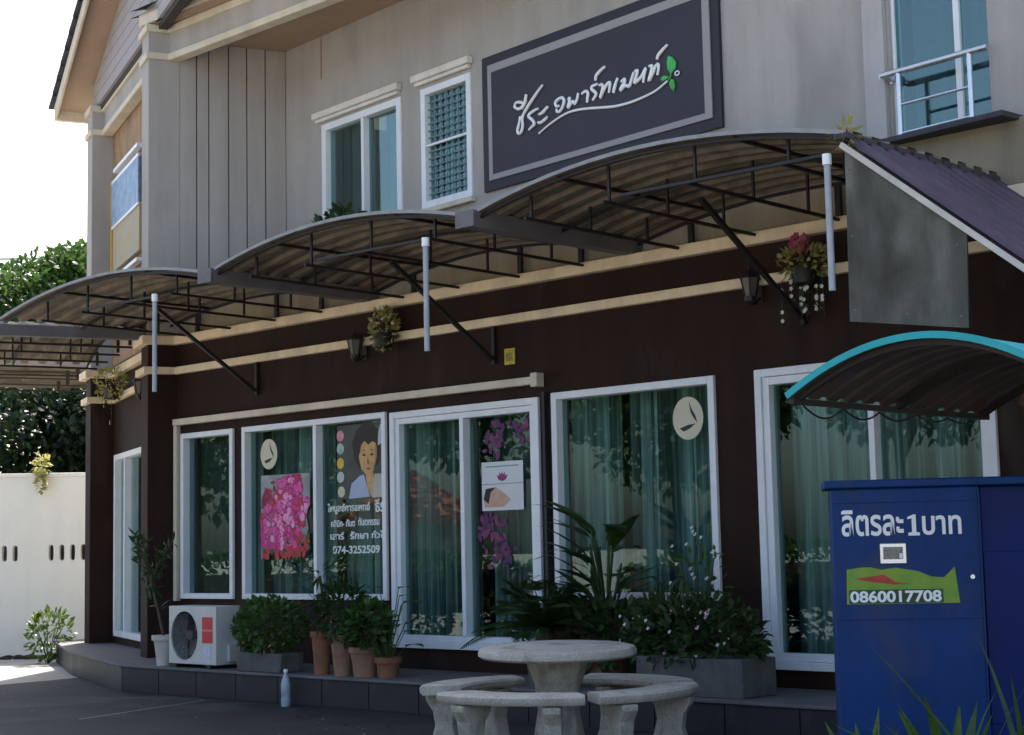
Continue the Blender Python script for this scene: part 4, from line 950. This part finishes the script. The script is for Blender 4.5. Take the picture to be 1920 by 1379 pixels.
e_ = MB(); xs_ = [-.74 + 1.56 * i / 24 for i in range(25)]
for a, b in zip(xs_[:-1], xs_[1:]): e_.bar((a, -.01, tz(a) + .012), (b, -.01, tz(b) + .012), .012, .034)
e_.obj('edge_trim', M_TEAL, Tw)
for y in (.06, 1.0, 1.94):
    e_ = MB()
    for a, b in zip(xs_[:-1], xs_[1:]): e_.bar((a, y, tz(a) - .018), (b, y, tz(b) - .018), .03)
    e_.obj('arch_rib', M_BLACK, Tw)
MB().bar((-.72, 0, -.02), (-.72, 2.0, -.02), .03).obj('eaves_bar', M_BLACK, Tw)
MB().bar((.10, .85, -.03), (.75, .85, -.30), .05, .06).obj('support_arm', M_RUST, Tw)
MB().prism([(.3, -.03), (.8, -.03), (.8, -.3)], .88, .9).obj('gusset', M_RUST, Tw)
for y in (.1, 1.9): MB().bar((.80, y, -2.05), (.80, y, -.08), .05).obj('post', M_RUST, Tw)
cb = thing('hanging_cable', 'thin dark cable looped under the teal awning edge', 'cable', (6.60, -3.1, 2.02))
pts = []
for k in range(5):
    for i in range(8): t = i / 8; pts.append((.02 * math.sin(k * 3), (k + t) * .36, -.012 - (.055 - .008 * k) * math.sin(math.pi * t)))
MB().tube(pts, .0055, 5).obj('cable', M_BLACK, cb)

# ------------------------------------------------------------------ lanterns and hanging plants
def lantern(x, y, z, lb, rz_=0):
    L_ = thing('wall_lantern', lb, 'lantern', (x, y, z), rz_, 'black wall lanterns'); L_.scale = (.85, .85, .85)
    MB().box(-.035, .035, -.015, -.001, -.10, .12).obj('back_plate', M_BLACK, L_, bevel=.006)
    MB().tube([(0, -.01, -.06), (0, -.09, -.12), (0, -.15, -.10), (0, -.15, -.06)], .011, 7).obj('arm', M_BLACK, L_, smooth=True)
    MB().lathe([(.05, -.06), (.085, .10)], 6, Matrix.Translation((0, -.15, 0))).obj('glass', M_LANT, L_)
    for k in range(6):
        a = k * 1.047; MB().bar((.052 * math.cos(a), -.15 + .052 * math.sin(a), -.065), (.088 * math.cos(a), -.15 + .088 * math.sin(a), .105), .01).obj('glazing_bar', M_BLACK, L_)
    MB().lathe([(.105, .10), (.10, .12), (.05, .17), (.02, .185), (.012, .23)], 6, Matrix.Translation((0, -.15, 0))).obj('cap', M_BLACK, L_)
    MB().lathe([(.015, -.14), (.05, -.10), (.06, -.06)], 8, Matrix.Translation((0, -.15, 0))).obj('base', M_BLACK, L_)
lantern(-.39, 0, 3.20, 'black wall lantern beside the yellow hanging plant')
lantern(4.14, 0, 3.20, 'black wall lantern beside the pink hanging flowers')
v_ = MW @ Vector((-1.25, .29, 3.2)); lantern(v_.x, v_.y, v_.z, 'black wall lantern at the wing corner near the far pier', -TH)
def hanging(name, loc, lb, fol, n, rad, flowers=(), trails=0, seed=1, rz_=0):
    H = thing(name, lb, 'plant', loc, rz_, 'small plants hung on the wall')
    MB().lathe([(.05, -.11), (.085, -.09), (.105, .02), (.112, .03), (.095, .03)], 12, Matrix.Translation((0, -.17, 0))).obj('basket', M_BLACK, H, smooth=True)
    MB().tube([(0, -.005, .12), (0, -.06, .14), (0, -.17, .10), (0, -.17, .02)], .006, 5).obj('hook', M_BLACK, H)
    bush_mesh((0, -.17, .08), rad, n, .06, .028, seed, shell=.2).obj('foliage', fol, H, fix=False)
    for i, (c, rd, k, sz, m) in enumerate(flowers): petals3d(c, rd, k, sz, seed + i).obj('flower', m, H, fix=False)
    r = random.Random(seed)
    for k in range(trails):
        a = r.uniform(0, 6.28); x = r.uniform(-.2, .2); y = -.17 + r.uniform(-.08, .08); ln_ = r.uniform(.2, .42); mb = MB(); pts = [(x * .6, y, .02), (x, y, -.06), (x * 1.05, y, -ln_)]
        mb.tube(pts, .003, 4)
        for j in range(7): zz = -.05 - ln_ * j / 7; mb.leaf((x, y, zz), rvec(r), rvec(r), .04, .02, .1, 1)
        s_ = mb.obj('trailing_stem', L_DARK, H, fix=False); fl = MB()
        for j in range(3):
            zz = -.08 - (ln_ - .08) * r.random()
            for q in range(5): a = q * 1.257; fl.leaf((x + .01, y - .02, zz), (math.cos(a), -.3, math.sin(a)), (0, -1, 0), .02, .015, 0, 1)
        fl.obj('flower', FL_WHITE, s_, fix=False)
hanging('hanging_plant', (.06, 0, 3.27), 'pale yellow hanging plant on the brown wall by the middle awning', L_YEL, 230, (.15, .12, .2), [((0, -.2, .1), (.14, .1, .2), 20, .02, FL_WHITE)], 0, 51)
hanging('hanging_plant', (4.66, 0, 3.27), 'pink hanging flowers with white trailing stems under the large awning', L_YEL, 240, (.22, .13, .13), [((0, -.22, .2), (.07, .05, .07), 26, .035, FL_PINK)], 9, 55)
v_ = MW @ Vector((-2.75, .29, 3.33)); hanging('hanging_plant', v_.to_tuple(), 'yellow green hanging plant near the far brown pier', L_YEL, 320, (.4, .2, .2), [((0, -.2, .1), (.3, .14, .14), 10, .022, FL_PINK)], 2, 58, -TH)
# plant on the ledge in front of the upper window
t_ = thing('ledge_plant', 'dark leafy potted plant on the ledge before the upper sliding window', 'plant', (-1.35, .5, 4.1))
pot(t_, .12, .16, .26, M_TERRA)
bush_mesh((.02, 0, .46), (.36, .22, .22), 200, .12, .05, 61, shell=.2).obj('foliage', L_DARK, t_, fix=False)
bush_mesh((-.42, -.1, .34), (.42, .15, .12), 100, .11, .045, 62, shell=.1).obj('foliage', L_DARK, t_, fix=False)
t_ = thing('roof_weed', 'small weed growing at the right end of the large awning', 'plant', (6.10, -1.8, 3.70))
bush_mesh((0, 0, .04), (.09, .07, .1), 60, .08, .02, 63, shell=.1).obj('foliage', L_YEL, t_, fix=False)
MB().tube([(0, 0, 0), (0, 0, .08)], .005, 5).obj('stem', M_STEM, t_)

# ------------------------------------------------------------------ foreground spiky plants at right
def spiky(loc, n, h, wdt, seed, lb, m=L_MID, arch=.5):
    P = thing('spiky_plant', lb, 'plant', loc, 0, 'strap leaved plants in the right foreground'); r = random.Random(seed)
    MB().lathe([(.06, 0), (.05, .06), (.02, .1)], 8).obj('base', M_STEM, P)
    for i in range(n):
        a = i * 2.399 + r.uniform(-.3, .3); e_ = r.uniform(.75, 1.5); L = h * r.uniform(.75, 1.1)
        MB().leaf((.02 * math.cos(a), .02 * math.sin(a), .03), (math.cos(a) * math.cos(e_), math.sin(a) * math.cos(e_), math.sin(e_)), (-math.cos(a), -math.sin(a), .8), L, wdt * r.uniform(.7, 1.2), arch * r.uniform(.1, .6), 3).obj('leaf', m if i % 3 else L_BRIGHT, P, fix=False)
spiky((7.47, -3.30, 0), 22, .70, .08, 71, 'tallest strap leaved plant at the foot of the blue machine')
spiky((7.16, -3.52, 0), 15, .50, .07, 72, 'low strap leaved plant at the left foot of the blue machine')
spiky((7.34, -3.50, 0), 10, .38, .06, 73, 'small strap leaved plant between two taller ones by the blue machine', L_BRIGHT)
spiky((8.02, -3.60, 0), 7, 1.05, .035, 74, 'tall arching plant at the right edge of the picture', L_DARK, .9)

# ------------------------------------------------------------------ white garden wall with vents
dx, dy = .656, .755                       # direction of the wall, receding to the right
GW = thing('garden_wall', 'white rendered garden wall with rows of dark vent slots', 'wall', (-9.767, 1.411, 0), math.atan2(dy, dx))
ov = []
def slot(c, z): return [(c + .036 * math.cos(i * math.pi / 8), z + .062 * (1 if math.sin(i * math.pi / 8) > 0 else -1) * (1 if abs(math.sin(i * math.pi / 8)) > .01 else 0) + .05 * math.sin(i * math.pi / 8)) for i in range(16)]
cs_ = []
for g0 in (-2.35, -1.45, -.22, .70): 
    for k in range(4): cs_.append(g0 + k * .145)
gm = MB(); gm.plate(rect(-4.2, 6, 0, 2.44), [slot(c, 1.40) for c in cs_], 0, .13); gm.obj('wall_panel', M_WALLWHITE, GW)
MB().box(-4.2, 6, -.02, .15, 2.441, 2.50).obj('coping', M_WALLWHITE, GW, bevel=.01)
for c in cs_: MB().prism(slot(c, 1.40), .135, .15).obj('slot_back', M_GROOVE, GW)
t_ = thing('wall_top_plant', 'yellow green plant drooping over the top of the white wall', 'plant', (-9.30, 1.90, 2.50))
MB().tube([(0, 0, -.02), (-.05, -.06, .1), (-.1, -.1, .22)], .008, 5).obj('stem', M_STEM, t_)
bush_mesh((-.05, -.1, .1), (.12, .1, .22), 60, .12, .05, 81, shell=.1).obj('foliage', L_YEL, t_, fix=False)
bush_mesh((.05, -.15, -.12), (.1, .08, .16), 50, .1, .05, 82, shell=.1).obj('foliage', L_YEL, t_, fix=False)
t_ = thing('corner_shrub', 'yellow green shrub growing at the left end of the porch', 'plant', (-7.75, 1.0, 0))
for k in range(7):
    a = k * .9; MB().tube([(0, 0, 0), (.08 * math.cos(a), .08 * math.sin(a), .25), (.2 * math.cos(a), .2 * math.sin(a), .5)], .006, 5).obj('stem', M_STEM, t_)
bush_mesh((0, 0, .38), (.3, .3, .34), 300, .1, .04, 83, shell=.2).obj('foliage', L_BRIGHT, t_, fix=False)

# ------------------------------------------------------------------ trees
def tree(name, lb, loc, h, crown, n, leafm, seed, trunk=.16, L=.28, group='trees behind the garden wall', cz=None, lobes=14):
    T_ = thing(name, lb, 'tree', loc, 0, group); r = random.Random(seed); cz = cz or h - crown[2]
    tk = MB(); top = Vector((r.uniform(-.3, .3), r.uniform(-.3, .3), cz))
    tk.tube([(0, 0, 0), (.1, 0, cz * .4), (.0, .1, cz * .75), top], [trunk, trunk * .75, trunk * .6, trunk * .45], 9)
    cl = []
    for i in range(lobes):
        d = rvec(r).normalized(); c = Vector((0, 0, cz)) + Vector((d.x * crown[0], d.y * crown[1], d.z * crown[2])) * r.uniform(.5, .8); cl.append((c, r.uniform(.28, .5)))
        tk.tube([(0, 0, cz * r.uniform(.5, .9)), (c.x * .5, c.y * .5, (cz + c.z) / 2 - .1), c], [trunk * .4, trunk * .22, .02], 6)
    tk.obj('trunk', M_BARK, T_, smooth=True)
    mb = MB()
    for i in range(n):
        c, s_ = cl[i % lobes]; v = rvec(r); d = v.normalized(); q = s_ * (.35 + .75 * v.length ** .7)
        p = c + Vector((d.x * crown[0], d.y * crown[1], d.z * crown[2])) * q; dr = (d * .6 + rvec(r) + Vector((0, 0, -.1))).normalized(); l = L * r.uniform(.6, 1.3)
        mb.leaf(p, dr, rvec(r) + Vector((0, 0, .5)), l, l * r.uniform(.4, .6), .2, 2)
    mb.obj('crown', leafm, T_, fix=False); return T_
tree('leafy_tree', 'tall backlit green tree against the white sky at left', (-24.1, 10.8, 0), 8.7, (2.5, 2.5, 2.4), 26000, L_TREE, 91, .22, .2, lobes=24)
tree('leafy_tree', 'smaller tree left of the tall backlit tree', (-27.5, 7.9, 0), 6.3, (2.4, 2.4, 2.2), 14000, L_TREE, 92, .2, .2, lobes=20)
tree('dark_tree', 'dark leafy tree beyond the white wall at the left picture edge', (-21.5, 5.6, 0), 5.0, (2.6, 2.6, 2.2), 16000, L_TREE2, 93, .14, .2)
tree('dark_tree', 'dark leafy tree behind the white wall beside the brown pier', (-20.0, 8.6, 0), 5.2, (2.6, 2.6, 2.3), 16000, L_TREE2, 94, .14, .2)
tree('dark_tree', 'dark tree filling the gap further behind the white wall', (-17.6, 9.5, 0), 4.6, (2.4, 2.4, 2.0), 16000, L_TREE2, 95, .16, .2)
for i, z in enumerate((9.35, 8.55)):
    c = thing('power_line', ('upper' if i == 0 else 'lower') + ' thin power line crossing the sky at left', 'power line', (-28.5, 12.8, z))
    MB().tube([(-22, -22, .5), (-8, -8, .08), (0, 0, 0), (8, 8, .1), (20, 20, .6)], .03, 6).obj('wire', mat('grey_wire', (.3, .3, .3), .6, var=0), c)

# ------------------------------------------------------------------ across the street (mirrored in the shop glass)
ORD = ['first', 'second', 'third', 'fourth', 'fifth', 'sixth', 'seventh', 'eighth', 'ninth', 'tenth']
for i, (x, y, h, cr) in enumerate(((-27, -11, 9, 3.6), (-24, -16.5, 7.5, 3.2), (-20, -20.5, 9.5, 3.6), (-16, -24, 8, 3.2), (-11.5, -27.5, 9, 3.4), (-6, -30, 7.5, 3.2), (-1, -32, 9, 3.4), (4, -34, 8, 3.2), (-31, -22, 10, 4), (-22, -30, 10, 4))):
    tree('street_tree', ORD[i] + ' tree from the left across the street, mirrored in the shop windows', (x, y, 0), h, (cr, cr, cr * .85), 5200, L_TREE, 100 + i, .2, .3, 'trees across the street', lobes=12)
Hs = thing('red_roofed_house', 'low house with salmon roof across the street mirrored in the door glass', 'building', (-31, -28.5, 0), R(45))
MB().box(-3, 3, -2.2, 2.2, 0, 2.3).obj('wall', mat('house_wall', (.45, .42, .36), .8), Hs)
MB().add([(-3.5, -2.7, 2.2), (3.5, -2.7, 2.2), (3.5, 2.7, 2.2), (-3.5, 2.7, 2.2), (-2, 0, 4), (2, 0, 4)], [(0, 1, 5, 4), (1, 2, 5), (2, 3, 4, 5), (3, 0, 4), (3, 2, 1, 0)]).obj('roof', mat('salmon_roof', (.50, .17, .10), .8, var=.15), Hs)
for x in (-1.8, .6): MB().box(x, x + 1.1, 2.201, 2.23, .9, 2.0).obj('window', M_GROOVE, Hs)
for i, (x0, y0, x1, y1) in enumerate(((-20, -8.5, -13, -16), (-12, -17, -4, -22))):
    hd = thing('hedge', 'clipped green hedge across the street, ' + ('left' if i == 0 else 'right') + ' length', 'hedge', ((x0 + x1) / 2, (y0 + y1) / 2, 0), math.atan2(y1 - y0, x1 - x0), 'hedges across the street')
    bush_mesh((0, 0, .7), (math.hypot(x1 - x0, y1 - y0) / 2, .5, .75), 2600, .22, .1, 120 + i, lump=.1).obj('foliage', L_MID, hd, fix=False)
    MB().box(-4.5, 4.5, -.2, .2, 0, .9).obj('stem', M_BARK, hd)
